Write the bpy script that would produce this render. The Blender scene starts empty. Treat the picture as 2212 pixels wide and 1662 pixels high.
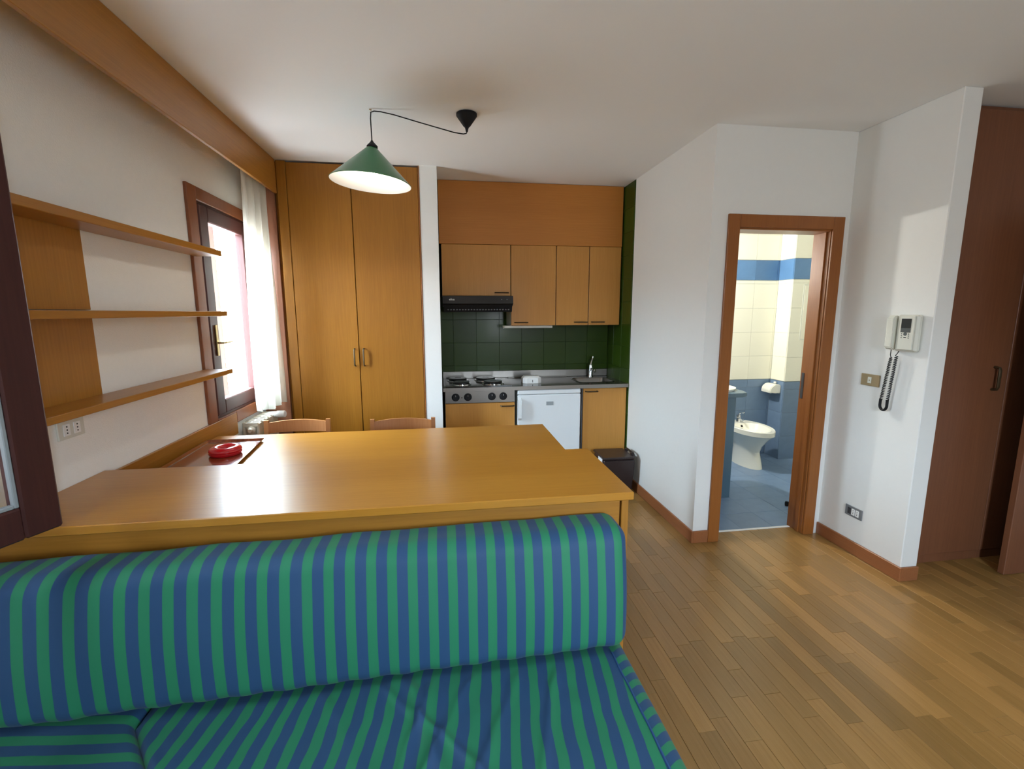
import bpy, bmesh, math, random
from mathutils import Vector, Matrix, noise
random.seed(7)
SC = bpy.context.scene
COL = SC.collection
# ------------------------------------------------------------------ camera
cam_d = bpy.data.cameras.new('camera'); cam = bpy.data.objects.new('camera', cam_d); COL.objects.link(cam)
SC.camera = cam
CH = 1.548
cam_d.sensor_width = 36.0; cam_d.lens = 36.0 * 1003.34 / 2212.0; cam_d.clip_start = 0.02; cam_d.clip_end = 200
_y, _p, _r = [math.radians(a) for a in (8.374, 8.836, -0.134)]
Fv = Vector((math.sin(_y)*math.cos(_p), math.cos(_y)*math.cos(_p), -math.sin(_p)))
Rt = Vector((math.cos(_y), -math.sin(_y), 0)); Up = Rt.cross(Fv)
R2 = Rt*math.cos(_r) + Up*math.sin(_r); U2 = Up*math.cos(_r) - Rt*math.sin(_r)
cam.matrix_world = Matrix(((R2.x, U2.x, -Fv.x, 0), (R2.y, U2.y, -Fv.y, 0), (R2.z, U2.z, -Fv.z, CH), (0, 0, 0, 1)))
# ------------------------------------------------------------------ world, light, exposure
SC.view_settings.view_transform = 'Standard'; SC.view_settings.look = 'None'
SC.view_settings.gamma = 1.0; SC.view_settings.use_curve_mapping = False
SC.view_settings.exposure = 0.88
SC.cycles.use_denoising = True
SC.cycles.max_bounces = 10; SC.cycles.diffuse_bounces = 6; SC.cycles.glossy_bounces = 4
SC.cycles.transmission_bounces = 6; SC.cycles.transparent_max_bounces = 12
SC.cycles.sample_clamp_indirect = 6.0
SC.cycles.caustics_reflective = False; SC.cycles.caustics_refractive = False
W = bpy.data.worlds.new('sky'); SC.world = W; W.use_nodes = True
wn = W.node_tree; wn.nodes.clear()
w_o = wn.nodes.new('ShaderNodeOutputWorld'); w_b = wn.nodes.new('ShaderNodeBackground')
w_t = wn.nodes.new('ShaderNodeTexCoord'); w_s = wn.nodes.new('ShaderNodeSeparateXYZ')
w_r = wn.nodes.new('ShaderNodeValToRGB')
w_r.color_ramp.elements[0].position = 0.52; w_r.color_ramp.elements[0].color = (0.285, 0.305, 0.33, 1)
w_r.color_ramp.elements[1].position = 0.59; w_r.color_ramp.elements[1].color = (0.74, 0.93, 1.12, 1)
w_m = wn.nodes.new('ShaderNodeMath'); w_m.operation = 'MULTIPLY_ADD'; w_m.inputs[1].default_value = 0.5; w_m.inputs[2].default_value = 0.5
wn.links.new(w_t.outputs['Generated'], w_s.inputs[0]); wn.links.new(w_s.outputs['Z'], w_m.inputs[0])
wn.links.new(w_m.outputs[0], w_r.inputs[0]); wn.links.new(w_r.outputs[0], w_b.inputs['Color'])
w_b.inputs['Strength'].default_value = 48.0
wn.links.new(w_b.outputs[0], w_o.inputs[0])
LAMP_W = 24.0; BATH_W = 50.0
def portal(name, loc, rot, sx, sy):
    l = bpy.data.lights.new(name, 'AREA'); l.shape = 'RECTANGLE'; l.size = sx; l.size_y = sy
    l.cycles.is_portal = True
    o = bpy.data.objects.new(name, l); COL.objects.link(o); o.location = loc; o.rotation_euler = rot
WL = -1.40
portal('window_portal', (WL-0.12, 0.82, 1.58), (0, -math.pi/2, 0), 1.36, 0.85)
portal('fill_window_portal', (1.2, -1.55, 1.6), (math.pi/2, 0, 0), 0.46, 1.3)  # portal for the added fill window behind the camera
portal('window_portal', (WL-0.12, 3.40, 1.55), (0, -math.pi/2, 0), 1.3, 0.8)

# ------------------------------------------------------------------ materials
def nmat(name):
    m = bpy.data.materials.new(name); m.use_nodes = True
    nt = m.node_tree; b = nt.nodes['Principled BSDF']
    return m, nt, b
def mat(name, c, rough=0.5, metal=0.0, spec=0.5, coat=0.0, bump=0.0, bscale=200.0, var=0.0, vscale=4.0, emis=None, es=0.0, coat_r=0.1):
    m, nt, b = nmat(name)
    b.inputs['Base Color'].default_value = (*c, 1); b.inputs['Roughness'].default_value = rough
    b.inputs['Metallic'].default_value = metal; b.inputs['Specular IOR Level'].default_value = spec
    b.inputs['Coat Weight'].default_value = coat; b.inputs['Coat Roughness'].default_value = coat_r
    tc = nt.nodes.new('ShaderNodeTexCoord')
    if var > 0:
        n = nt.nodes.new('ShaderNodeTexNoise'); n.inputs['Scale'].default_value = vscale; n.inputs['Detail'].default_value = 4
        r = nt.nodes.new('ShaderNodeMix'); r.data_type = 'RGBA'
        r.inputs['A'].default_value = (*[x*(1-var) for x in c], 1); r.inputs['B'].default_value = (*[min(1, x*(1+var)) for x in c], 1)
        nt.links.new(tc.outputs['Object'], n.inputs['Vector']); nt.links.new(n.outputs['Fac'], r.inputs['Factor'])
        nt.links.new(r.outputs['Result'], b.inputs['Base Color'])
    if bump > 0:
        n2 = nt.nodes.new('ShaderNodeTexNoise'); n2.inputs['Scale'].default_value = bscale; n2.inputs['Detail'].default_value = 3
        bp = nt.nodes.new('ShaderNodeBump'); bp.inputs['Strength'].default_value = bump; bp.inputs['Distance'].default_value = 0.002
        nt.links.new(tc.outputs['Object'], n2.inputs['Vector']); nt.links.new(n2.outputs['Fac'], bp.inputs['Height'])
        nt.links.new(bp.outputs[0], b.inputs['Normal'])
    if emis:
        b.inputs['Emission Color'].default_value = (*emis, 1); b.inputs['Emission Strength'].default_value = es
    return m
def wood(name, c1, c2, axis='Z', rough=0.38, coat=0.25, grain=55.0, coat_r=0.25, big=1.2):
    m, nt, b = nmat(name)
    tc = nt.nodes.new('ShaderNodeTexCoord'); mp = nt.nodes.new('ShaderNodeMapping')
    s = {'X': (0.035, 1, 1), 'Y': (1, 0.035, 1), 'Z': (1, 1, 0.035)}[axis]
    mp.inputs['Scale'].default_value = s
    n = nt.nodes.new('ShaderNodeTexNoise'); n.inputs['Scale'].default_value = grain*2; n.inputs['Detail'].default_value = 5; n.inputs['Roughness'].default_value = 0.6
    n2 = nt.nodes.new('ShaderNodeTexNoise'); n2.inputs['Scale'].default_value = big*4; n2.inputs['Detail'].default_value = 2
    ad = nt.nodes.new('ShaderNodeMath'); ad.operation = 'MULTIPLY_ADD'; ad.inputs[1].default_value = 0.5
    ml = nt.nodes.new('ShaderNodeMath'); ml.operation = 'MULTIPLY'; ml.inputs[1].default_value = 0.5
    r = nt.nodes.new('ShaderNodeValToRGB')
    r.color_ramp.elements[0].position = 0.38; r.color_ramp.elements[0].color = (*c1, 1)
    r.color_ramp.elements[1].position = 0.62; r.color_ramp.elements[1].color = (*c2, 1)
    L = nt.links.new
    L(tc.outputs['Object'], mp.inputs[0]); L(mp.outputs[0], n.inputs['Vector']); L(mp.outputs[0], n2.inputs['Vector'])
    L(n2.outputs['Fac'], ml.inputs[0]); L(n.outputs['Fac'], ad.inputs[0]); L(ml.outputs[0], ad.inputs[2])
    L(ad.outputs[0], r.inputs[0]); L(r.outputs[0], b.inputs['Base Color'])
    b.inputs['Roughness'].default_value = rough; b.inputs['Coat Weight'].default_value = coat; b.inputs['Coat Roughness'].default_value = coat_r
    b.inputs['Specular IOR Level'].default_value = 0.35
    return m
M = {}
BE1, BE2 = (0.32, 0.132, 0.016), (0.41, 0.178, 0.026)
M['beech_z'] = wood('beech_vertical', BE1, BE2, 'Z')
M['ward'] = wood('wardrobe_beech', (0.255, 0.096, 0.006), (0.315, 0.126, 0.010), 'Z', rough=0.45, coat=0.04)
M['beech_x'] = wood('beech_lengthwise', BE1, BE2, 'X')
M['beech_y'] = wood('beech_deep', BE1, BE2, 'Y')
M['beech_top'] = wood('beech_tabletop', (0.43, 0.180, 0.018), (0.50, 0.225, 0.028), 'X', rough=0.36, coat=0.42, coat_r=0.22)
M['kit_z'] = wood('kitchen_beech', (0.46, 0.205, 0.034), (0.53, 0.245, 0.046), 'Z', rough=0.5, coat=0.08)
M['kit_panel'] = wood('kitchen_panel', (0.42, 0.155, 0.018), (0.48, 0.185, 0.026), 'X', rough=0.5, coat=0.08)
M['chair_wood'] = wood('chair_beech', (0.42, 0.17, 0.06), (0.50, 0.22, 0.085), 'Z')
M['closet'] = wood('closet_wood', (0.17, 0.062, 0.028), (0.21, 0.08, 0.036), 'Z', rough=0.5, coat=0.1)
M['door_wood'] = wood('door_wood', (0.26, 0.086, 0.018), (0.32, 0.112, 0.025), 'Z')
M['base_wood'] = wood('baseboard_wood', (0.27, 0.095, 0.035), (0.33, 0.125, 0.047), 'Y')
M['mahog'] = wood('mahogany_sash', (0.048, 0.011, 0.009), (0.068, 0.017, 0.013), 'Z', rough=0.5, coat=0.08)
M['casing'] = wood('window_casing', (0.19, 0.060, 0.022), (0.24, 0.08, 0.03), 'Z')
M['shutter'] = wood('shutter_wood', (0.42, 0.20, 0.14), (0.50, 0.25, 0.18), 'Z')
M['wall'] = mat('wall_paint', (0.79, 0.79, 0.76), 0.85, bump=0.25, bscale=260, var=0.012, vscale=30)
M['wall_l'] = mat('wall_plaster', (0.86, 0.855, 0.81), 0.88, bump=0.7, bscale=160, var=0.02, vscale=40)
M['ceil'] = mat('ceiling_paint', (0.83, 0.84, 0.835), 0.9, bump=0.1, bscale=200)
M['grout'] = mat('green_grout', (0.035, 0.06, 0.014), 0.8)
M['gt'] = [mat('green_tile', (0.028*k, 0.055*k, 0.004*k), 0.30, spec=0.2, coat=0.04, var=0.12, vscale=20) for k in (0.9, 1.0, 1.12)]
M['bt'] = [mat('blue_tile', (0.14*k, 0.21*k, 0.32*k), 0.35, var=0.15, vscale=14) for k in (0.96, 1.0, 1.04)]
M['bband'] = [mat('blue_band_tile', (0.09*k, 0.19*k, 0.36*k), 0.25, var=0.1, vscale=14) for k in (0.92, 1.0, 1.1)]
M['wt'] = [mat('cream_tile', (0.80, 0.78, 0.66), 0.22), mat('cream_tile_b', (0.79, 0.775, 0.66), 0.22)]
M['grey_grout'] = mat('grey_grout', (0.42, 0.44, 0.42), 0.8)
M['blue_lac'] = mat('blue_lacquer', (0.06, 0.11, 0.15), 0.3)
M['ceramic'] = mat('white_ceramic', (0.82, 0.81, 0.72), 0.12, coat=0.5)
M['white'] = mat('white_plastic', (0.86, 0.86, 0.83), 0.4)
M['cream'] = mat('cream_plastic', (0.66, 0.66, 0.58), 0.4)
M['enamel'] = mat('white_enamel', (0.74, 0.78, 0.80), 0.3, coat=0.2)
M['lam'] = mat('white_laminate', (0.62, 0.60, 0.52), 0.5)
M['black'] = mat('black_plastic', (0.008, 0.008, 0.009), 0.5, spec=0.2)
M['dgrey'] = mat('dark_grey', (0.05, 0.05, 0.055), 0.4)
M['hood'] = mat('hood_black', (0.018, 0.015, 0.013), 0.45, spec=0.3)
M['handle'] = mat('bronze_handle', (0.07, 0.045, 0.02), 0.4, metal=0.6)
M['brass'] = mat('brass', (0.42, 0.31, 0.13), 0.35, metal=0.9)
M['steel'] = mat('brushed_steel', (0.25, 0.225, 0.20), 0.36, metal=1.0, var=0.06, vscale=8)
M['steel_d'] = mat('worktop_steel', (0.045, 0.038, 0.032), 0.14, spec=0.35, metal=0.0, var=0.05, vscale=6)
M['chrome'] = mat('chrome', (0.75, 0.75, 0.75), 0.1, metal=1.0)
M['iron'] = mat('hotplate_iron', (0.008, 0.008, 0.008), 0.28, coat=0.4)
M['green_sh'] = mat('green_enamel', (0.018, 0.16, 0.045), 0.32, coat=0.35)
M['shade_in'] = mat('shade_white', (0.85, 0.83, 0.78), 0.6)
M['bulb'] = mat('bulb_glow', (1, 1, 1), 0.5, emis=(1.0, 0.90, 0.74), es=14)
M['red'] = mat('red_plastic', (0.62, 0.012, 0.02), 0.15, coat=0.6)
M['tray'] = wood('tray_rosewood', (0.13, 0.028, 0.012), (0.32, 0.085, 0.03), 'Y', rough=0.15, coat=0.8, grain=18, coat_r=0.08)
M['bin'] = mat('brown_bin', (0.022, 0.012, 0.012), 0.35)
M['bag'] = mat('white_bag', (0.75, 0.77, 0.78), 0.45)
M['radiator'] = mat('radiator_enamel', (0.50, 0.45, 0.35), 0.4)
M['tan'] = mat('tan_plate', (0.36, 0.27, 0.15), 0.4, metal=0.3)
M['gplate'] = mat('grey_plate', (0.22, 0.23, 0.24), 0.4, metal=0.3)
M['screen'] = mat('grey_screen', (0.10, 0.11, 0.11), 0.2)
M['screen_d'] = mat('dark_screen', (0.03, 0.035, 0.035), 0.2)
M['stone'] = mat('sill_stone', (0.75, 0.74, 0.72), 0.7)
M['dark'] = mat('dark_gap', (0.02, 0.015, 0.012), 0.8)
M['sink_grey'] = mat('label_grey', (0.30, 0.33, 0.34), 0.4)
M['led_off'] = mat('lamp_cover', (0.70, 0.68, 0.60), 0.4)
PLK = []
for i, k in enumerate((0.96, 1.07, 1.14, 1.20, 1.27, 1.40)):
    PLK.append(wood('floor_oak', (0.225*k, 0.120*k*(1-0.01*i), 0.030*k), (0.295*k, 0.162*k, 0.052*k), 'Y', rough=0.34, coat=0.25, grain=40, coat_r=0.3))
M['floor_gap'] = mat('floor_joint', (0.16, 0.085, 0.035), 0.6)
def glass_mat():
    m = bpy.data.materials.new('window_glass'); m.use_nodes = True; nt = m.node_tree; nt.nodes.clear()
    o = nt.nodes.new('ShaderNodeOutputMaterial'); mx = nt.nodes.new('ShaderNodeMixShader')
    t = nt.nodes.new('ShaderNodeBsdfTransparent'); g = nt.nodes.new('ShaderNodeBsdfGlossy'); f = nt.nodes.new('ShaderNodeFresnel')
    t.inputs[0].default_value = (0.97, 0.98, 0.975, 1); g.inputs['Roughness'].default_value = 0.02; f.inputs['IOR'].default_value = 1.5
    gm = nt.nodes.new('ShaderNodeNewGeometry'); sb_ = nt.nodes.new('ShaderNodeMath'); sb_.operation = 'SUBTRACT'; sb_.inputs[0].default_value = 1.0
    ml = nt.nodes.new('ShaderNodeMath'); ml.operation = 'MULTIPLY'
    nt.links.new(gm.outputs['Backfacing'], sb_.inputs[1]); nt.links.new(sb_.outputs[0], ml.inputs[0]); nt.links.new(f.outputs[0], ml.inputs[1])
    nt.links.new(ml.outputs[0], mx.inputs[0]); nt.links.new(t.outputs[0], mx.inputs[1]); nt.links.new(g.outputs[0], mx.inputs[2])
    nt.links.new(mx.outputs[0], o.inputs[0]); return m
M['glass'] = glass_mat()
def curtain_mat():
    m, nt, b = nmat('curtain_cotton')
    o = nt.nodes['Material Output']; b.inputs['Base Color'].default_value = (0.84, 0.80, 0.68, 1); b.inputs['Roughness'].default_value = 0.9
    t = nt.nodes.new('ShaderNodeBsdfTranslucent'); t.inputs[0].default_value = (0.60, 0.585, 0.52, 1)
    mx = nt.nodes.new('ShaderNodeMixShader'); mx.inputs[0].default_value = 0.5
    nt.links.new(b.outputs[0], mx.inputs[1]); nt.links.new(t.outputs[0], mx.inputs[2])
    tr = nt.nodes.new('ShaderNodeBsdfTransparent'); m2 = nt.nodes.new('ShaderNodeMixShader'); m2.inputs[0].default_value = 0.10
    nt.links.new(mx.outputs[0], m2.inputs[1]); nt.links.new(tr.outputs[0], m2.inputs[2]); nt.links.new(m2.outputs[0], o.inputs[0])
    return m
M['curtain'] = curtain_mat()
def stripes(name, axis, period, phase, skew=0.0, warp=0.004):
    m, nt, b = nmat(name); L = nt.links.new
    tc = nt.nodes.new('ShaderNodeTexCoord'); sp = nt.nodes.new('ShaderNodeSeparateXYZ'); L(tc.outputs['Object'], sp.inputs[0])
    n = nt.nodes.new('ShaderNodeTexNoise'); n.inputs['Scale'].default_value = 5; L(tc.outputs['Object'], n.inputs['Vector'])
    a = nt.nodes.new('ShaderNodeMath'); a.operation = 'MULTIPLY_ADD'; a.inputs[1].default_value = skew
    L(sp.outputs['Y' if axis == 'X' else 'X'], a.inputs[0]); L(sp.outputs[axis], a.inputs[2])
    a2 = nt.nodes.new('ShaderNodeMath'); a2.operation = 'MULTIPLY_ADD'; a2.inputs[1].default_value = warp
    L(n.outputs['Fac'], a2.inputs[0]); L(a.outputs[0], a2.inputs[2])
    d = nt.nodes.new('ShaderNodeMath'); d.operation = 'MULTIPLY_ADD'; d.inputs[1].default_value = 1.0/period; d.inputs[2].default_value = phase
    L(a2.outputs[0], d.inputs[0])
    fr = nt.nodes.new('ShaderNodeMath'); fr.operation = 'FRACT'; L(d.outputs[0], fr.inputs[0])
    r = nt.nodes.new('ShaderNodeValToRGB'); r.color_ramp.interpolation = 'LINEAR'
    G = (0.019, 0.190, 0.088, 1); B = (0.020, 0.064, 0.150, 1)
    e = r.color_ramp.elements; e[0].position = 0.0; e[0].color = G; e[1].position = 0.46; e[1].color = G
    for p, c in ((0.475, B), (0.985, B), (1.0, G)):
        q = e.new(p); q.color = c
    L(fr.outputs[0], r.inputs[0]); L(r.outputs[0], b.inputs['Base Color'])
    b.inputs['Roughness'].default_value = 0.62; b.inputs['Sheen Weight'].default_value = 0.06; b.inputs['Specular IOR Level'].default_value = 0.3
    nb = nt.nodes.new('ShaderNodeTexNoise'); nb.inputs['Scale'].default_value = 9; nb.inputs['Detail'].default_value = 2
    mp = nt.nodes.new('ShaderNodeMapping'); mp.inputs['Scale'].default_value = (1.6, 0.5, 0.5)
    bp = nt.nodes.new('ShaderNodeBump'); bp.inputs['Strength'].default_value = 0.35; bp.inputs['Distance'].default_value = 0.012
    L(tc.outputs['Object'], mp.inputs[0]); L(mp.outputs[0], nb.inputs['Vector']); L(nb.outputs['Fac'], bp.inputs['Height']); L(bp.outputs[0], b.inputs['Normal'])
    return m

# ------------------------------------------------------------------ mesh helpers
def nb(): return bmesh.new()
def bx(bm, x0, x1, y0, y1, z0, z1, bev=0.0015, mi=0):
    co = [(x, y, z) for x in (x0, x1) for y in (y0, y1) for z in (z0, z1)]
    v = [bm.verts.new(c) for c in co]
    fs = [bm.faces.new([v[i] for i in q]) for q in ((0, 1, 3, 2), (4, 6, 7, 5), (0, 4, 5, 1), (2, 3, 7, 6), (0, 2, 6, 4), (1, 5, 7, 3))]
    for f in fs: f.material_index = mi
    if bev > 0:
        es = {e for f in fs for e in f.edges}
        bmesh.ops.bevel(bm, geom=list(es), offset=min(bev, 0.3*min(abs(x1-x0), abs(y1-y0), abs(z1-z0))), segments=1, affect='EDGES')
    return bm
def box(*a, **k): return bx(nb(), *a, **k)
def ring(c, u, v, r, n): return [c + u*(r*math.cos(2*math.pi*i/n)) + v*(r*math.sin(2*math.pi*i/n)) for i in range(n)]
def frame(d):
    d = d.normalized(); a = Vector((0, 0, 1)) if abs(d.z) < 0.9 else Vector((1, 0, 0))
    u = d.cross(a).normalized(); return u, d.cross(u)
def tube(bm, pts, r, n=10, cap=True):
    pts = [Vector(p) for p in pts]; rr = r if isinstance(r, (list, tuple)) else [r]*len(pts)
    u0 = None; rings = []
    for i, p in enumerate(pts):
        d = (pts[min(i+1, len(pts)-1)] - pts[max(i-1, 0)]).normalized()
        if u0 is None: u0, _ = frame(d)
        u = (u0 - d*u0.dot(d)).normalized(); v = d.cross(u); u0 = u
        rings.append([bm.verts.new(q) for q in ring(p, u, v, rr[i], n)])
    for a, b in zip(rings, rings[1:]):
        for i in range(n): bm.faces.new((a[i], a[(i+1) % n], b[(i+1) % n], b[i]))
    if cap: bm.faces.new(rings[0][::-1]); bm.faces.new(rings[-1])
    return bm
def lathe(bm, prof, c, n=32, d=(0, 0, 1), cap0=True, cap1=True, sx=1.0, sy=1.0):
    d = Vector(d).normalized(); u, v = frame(d)
    if abs(d.z) > 0.99: u, v = Vector((1, 0, 0)), Vector((0, 1, 0))
    c = Vector(c); R = []
    for (r, h) in prof: R.append([bm.verts.new(q) for q in [c + d*h + u*(r*sx*math.cos(2*math.pi*i/n)) + v*(r*sy*math.sin(2*math.pi*i/n)) for i in range(n)]])
    for a, b in zip(R, R[1:]):
        for i in range(n): bm.faces.new((a[i], a[(i+1) % n], b[(i+1) % n], b[i]))
    if cap0: bm.faces.new(R[0][::-1])
    if cap1: bm.faces.new(R[-1])
    return bm
def prism(bm, poly, z0, z1, mapf=lambda a, b, z: (a, b, z)):
    lo = [bm.verts.new(mapf(a, b, z0)) for a, b in poly]; hi = [bm.verts.new(mapf(a, b, z1)) for a, b in poly]
    n = len(poly); bm.faces.new(lo[::-1]); bm.faces.new(hi)
    for i in range(n): bm.faces.new((lo[i], lo[(i+1) % n], hi[(i+1) % n], hi[i]))
    return bm
WLOC = {}
def obj(name, bm, m, parent=None, ang=32):
    bmesh.ops.recalc_face_normals(bm, faces=bm.faces[:])
    xs = [v.co for v in bm.verts]
    c = Vector(((min(v.x for v in xs)+max(v.x for v in xs))/2, (min(v.y for v in xs)+max(v.y for v in xs))/2, min(v.z for v in xs)))
    bmesh.ops.translate(bm, verts=bm.verts[:], vec=-c)
    me = bpy.data.meshes.new(name); bm.to_mesh(me); bm.free()
    for p in me.polygons: p.use_smooth = True
    me.set_sharp_from_angle(angle=math.radians(ang))
    for x in (m if isinstance(m, list) else [m]): me.materials.append(x)
    o = bpy.data.objects.new(name, me); COL.objects.link(o)
    WLOC[o.name] = c
    if parent is not None:
        o.parent = parent; o.location = c - WLOC[parent.name]
    else: o.location = c
    return o
def tag(o, label=None, cat=None, group=None, kind=None):
    if label: o['label'] = label
    if cat: o['category'] = cat
    if group: o['group'] = group
    if kind: o['kind'] = kind
    return o
def thing(name, loc, label=None, cat=None, group=None, kind=None):
    o = bpy.data.objects.new(name, None); COL.objects.link(o); o.location = loc; o.empty_display_size = 0.1
    WLOC[o.name] = Vector(loc); return tag(o, label, cat, group, kind)
def struct(name, bm, m, label): return tag(obj(name, bm, m), label, kind='structure')

# ------------------------------------------------------------------ structure
ZC = 2.65; YB = -1.5; YW = 3.794; YK = 4.48; XR = 1.636; YD = 2.742; XP = 2.585; YP = 2.14; XE = 4.3
LT = 0.09
# left wall with two window openings
bm = nb(); x0, x1 = WL-LT, WL
def lw(y0, y1, z0, z1): bx(bm, x0, x1, y0, y1, z0, z1, 0)
lw(YB-0.2, 0.42, 0, ZC); lw(0.42, 1.22, 0, 0.93); lw(0.42, 1.22, 2.24, ZC); lw(1.22, 3.00, 0, ZC)
lw(3.00, 3.785, 0, 0.86); lw(3.00, 3.785, 2.22, ZC); lw(3.785, 4.75, 0, ZC)
struct('wall_left', bm, M['wall_l'], 'rough white plastered window wall on the left')
# rear wall (behind the camera) with an opening for the added fill window
bm = nb(); 
bx(bm, WL-LT, 0.98, YB-0.1, YB, 0, ZC, 0); bx(bm, 0.98, 1.42, YB-0.1, YB, 2.20, ZC, 0); bx(bm, 0.98, 1.42, YB-0.1, YB, 0, 0.95, 0); bx(bm, 1.42, XE+0.1, YB-0.1, YB, 0, ZC, 0)
struct('wall_rear', bm, M['wall'], 'white wall behind the camera')
# kitchen back, column, kitchen side
struct('wall_kitchen', box(-0.151, 1.78, YK+0.008, 4.75, 0, ZC, 0), M['grout'], 'kitchen back wall behind the green tiles')
struct('wall_column', box(-0.151, -0.019, YW, YK+0.008, 0, ZC, 0), M['wall'], 'narrow white wall end between wardrobe and kitchen')
bm = nb(); bx(bm, XR, 1.742, YD, YK+0.008, 0, ZC, 0)
side = struct('wall_kitchen_side', bm, M['wall'], 'white wall right of the kitchen ending beside the bathroom door')
# bathroom door wall
bm = nb()
bx(bm, 1.742, 1.80, YD, 2.885, 0, ZC, 0); bx(bm, 1.80, 2.485, YD, 2.885, 2.08, ZC, 0); bx(bm, 2.485, XP, YD, 2.885, 0, ZC, 0)
struct('wall_bathroom_front', bm, M['wall'], 'white wall around the bathroom doorway')
struct('wall_right', box(XP, 2.695, YP, 2.885, 0, ZC, 0.004), M['wall'], 'white wall carrying the intercom')
struct('wall_hall', box(2.695, XE+0.1, 2.75, 2.885, 0, ZC, 0), M['wall'], 'wall behind the brown closet')
struct('wall_far_right', box(XE, XE+0.1, YB, 2.75, 0, ZC, 0), M['wall'], 'white wall right of the camera, out of view')
struct('wall_wardrobe_back', box(WL, -0.151, 4.60, 4.75, 0, ZC, 0), M['wall'], 'wall behind the wardrobe')
# bathroom walls
struct('wall_bath_left', box(1.742, 1.80, 2.885, 4.75, 0, ZC, 0), M['grey_grout'], 'left bathroom wall')
bbk = struct('wall_bath_back', box(1.80, 3.488, 4.508, 4.75, 0, ZC, 0), M['grey_grout'], 'bathroom back wall under its tiles')
bsh = struct('wall_bath_shaft', box(3.488, 4.3, 4.298, 4.75, 0, ZC, 0), M['grey_grout'], 'boxed shaft projecting in the bathroom corner')
struct('wall_bath_right', box(4.3, 4.4, 2.885, 4.75, 0, ZC, 0), M['wt'][0], 'right bathroom wall')
struct('ceiling', box(WL-LT, XE+0.1, YB-0.2, 4.75, ZC, ZC+0.12, 0), M['ceil'], 'plain white ceiling')
# floor: base slab + oak strips
bm = nb(); bx(bm, WL-LT, XE+0.1, YB-0.2, 2.86, -0.15, -0.012, 0); bx(bm, WL-LT, XR+0.106, 2.86, 4.75, -0.15, -0.012, 0)
floor = struct('floor', bm, M['floor_gap'], 'oak strip parquet running toward the kitchen')
PW = 0.072
cells = []
x = -1.40
while x < 4.28:
    y = YB - random.random()*0.4
    while y < 3.92:
        L = random.uniform(0.26, 0.52); cells.append((x, min(x+PW, 4.30), max(y, YB), min(y+L, 3.92))); y += L
    x += PW
def region(c):
    xm, ym = (c[0]+c[1])/2, (c[2]+c[3])/2
    if c[3]-c[2] < 0.03: return 0
    if c[2] > (2.84 if xm > XR else 3.9) or (c[0] > XP and c[2] > 2.35): return 0
    # seen by the camera?
    v = Vector((xm, ym, -CH)); f = v.dot(Fv)
    if f <= 0.1: return 1
    u, w = 1106+1003*v.dot(R2)/f, 831-1003*v.dot(U2)/f
    if -40 < u < 2260 and w < 1720 and xm > 0.55: return 2
    return 1
seen, rest = [], []
for c in cells:
    r = region(c)
    if r == 2: seen.append(c)
    elif r == 1: rest.append(c)
seen.sort(key=lambda c: (c[0]+c[1])**2/4 + (c[2]+c[3])**2/4)
def plank(bm, c, mi=0):
    g = 0.0004; y1 = min(c[3], 2.86) if c[0] > XR else c[3]
    x1 = c[1]
    bx(bm, c[0]+g, x1-g, c[2]+g, y1-g, -0.012, random.uniform(-0.0004, 0.0004), 0.0008, mi)
for c in seen[:298]:
    bm = nb(); plank(bm, c); obj('plank', bm, random.choice(PLK), floor, 20)
bm = nb()
for c in rest+seen[298:]: plank(bm, c, random.randrange(6))
tag(obj('plank_field', bm, PLK, floor, 20), 'remaining parquet strips of the same floor', kind='stuff')

# tiles
def tiles(name, parent, axis, pos, a0, a1, z0, z1, pitch, mats, aoff=0.0, zoff=0.0, th=0.008, sign=-1, g=0.0007):
    """axis 'y': plane y=pos, a along x; axis 'x': plane x=pos, a along y; 'z': plane z=pos, a=x, z=y. piece proud toward sign"""
    def cuts(lo, hi, off):
        k = math.floor((lo-off)/pitch); out = [lo]
        v = off + (k+1)*pitch
        while v < hi-1e-4:
            if v > lo+1e-4: out.append(v)
            v += pitch
        return out+[hi]
    A = cuts(a0, a1, aoff); Z = cuts(z0, z1, zoff)
    for i in range(len(A)-1):
        for j in range(len(Z)-1):
            if A[i+1]-A[i] < 0.01 or Z[j+1]-Z[j] < 0.01: continue
            t = th + random.uniform(-0.0004, 0.0004); p0, p1 = (pos+sign*t, pos) if sign < 0 else (pos, pos+t)
            bm = nb()
            if axis == 'y': bx(bm, A[i]+g, A[i+1]-g, p0, p1, Z[j]+g, Z[j+1]-g, 0.001)
            elif axis == 'x': bx(bm, p0, p1, A[i]+g, A[i+1]-g, Z[j]+g, Z[j+1]-g, 0.001)
            else: bx(bm, A[i]+g, A[i+1]-g, Z[j]+g, Z[j+1]-g, p0, p1, 0.001)
            obj(name, bm, random.choice(mats), parent, 20)
kw = bpy.data.objects['wall_kitchen']
tiles('tile', kw, 'y', YK+0.008, -0.019, XR-0.008, 0.80, 2.14, 0.22, M['gt'], aoff=0.976, zoff=1.04-0.22*2)
bm = box(XR-0.001, XR, 3.918, YK+0.008, 0.0, ZC, 0)
tiles('tile', side, 'x', XR, 3.918, YK, 0.0, ZC, 0.20, M['gt'], aoff=3.918, zoff=0.04)
tag(obj('grout_bed', bm, M['grout'], side), 'green grout behind the tiles')
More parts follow.
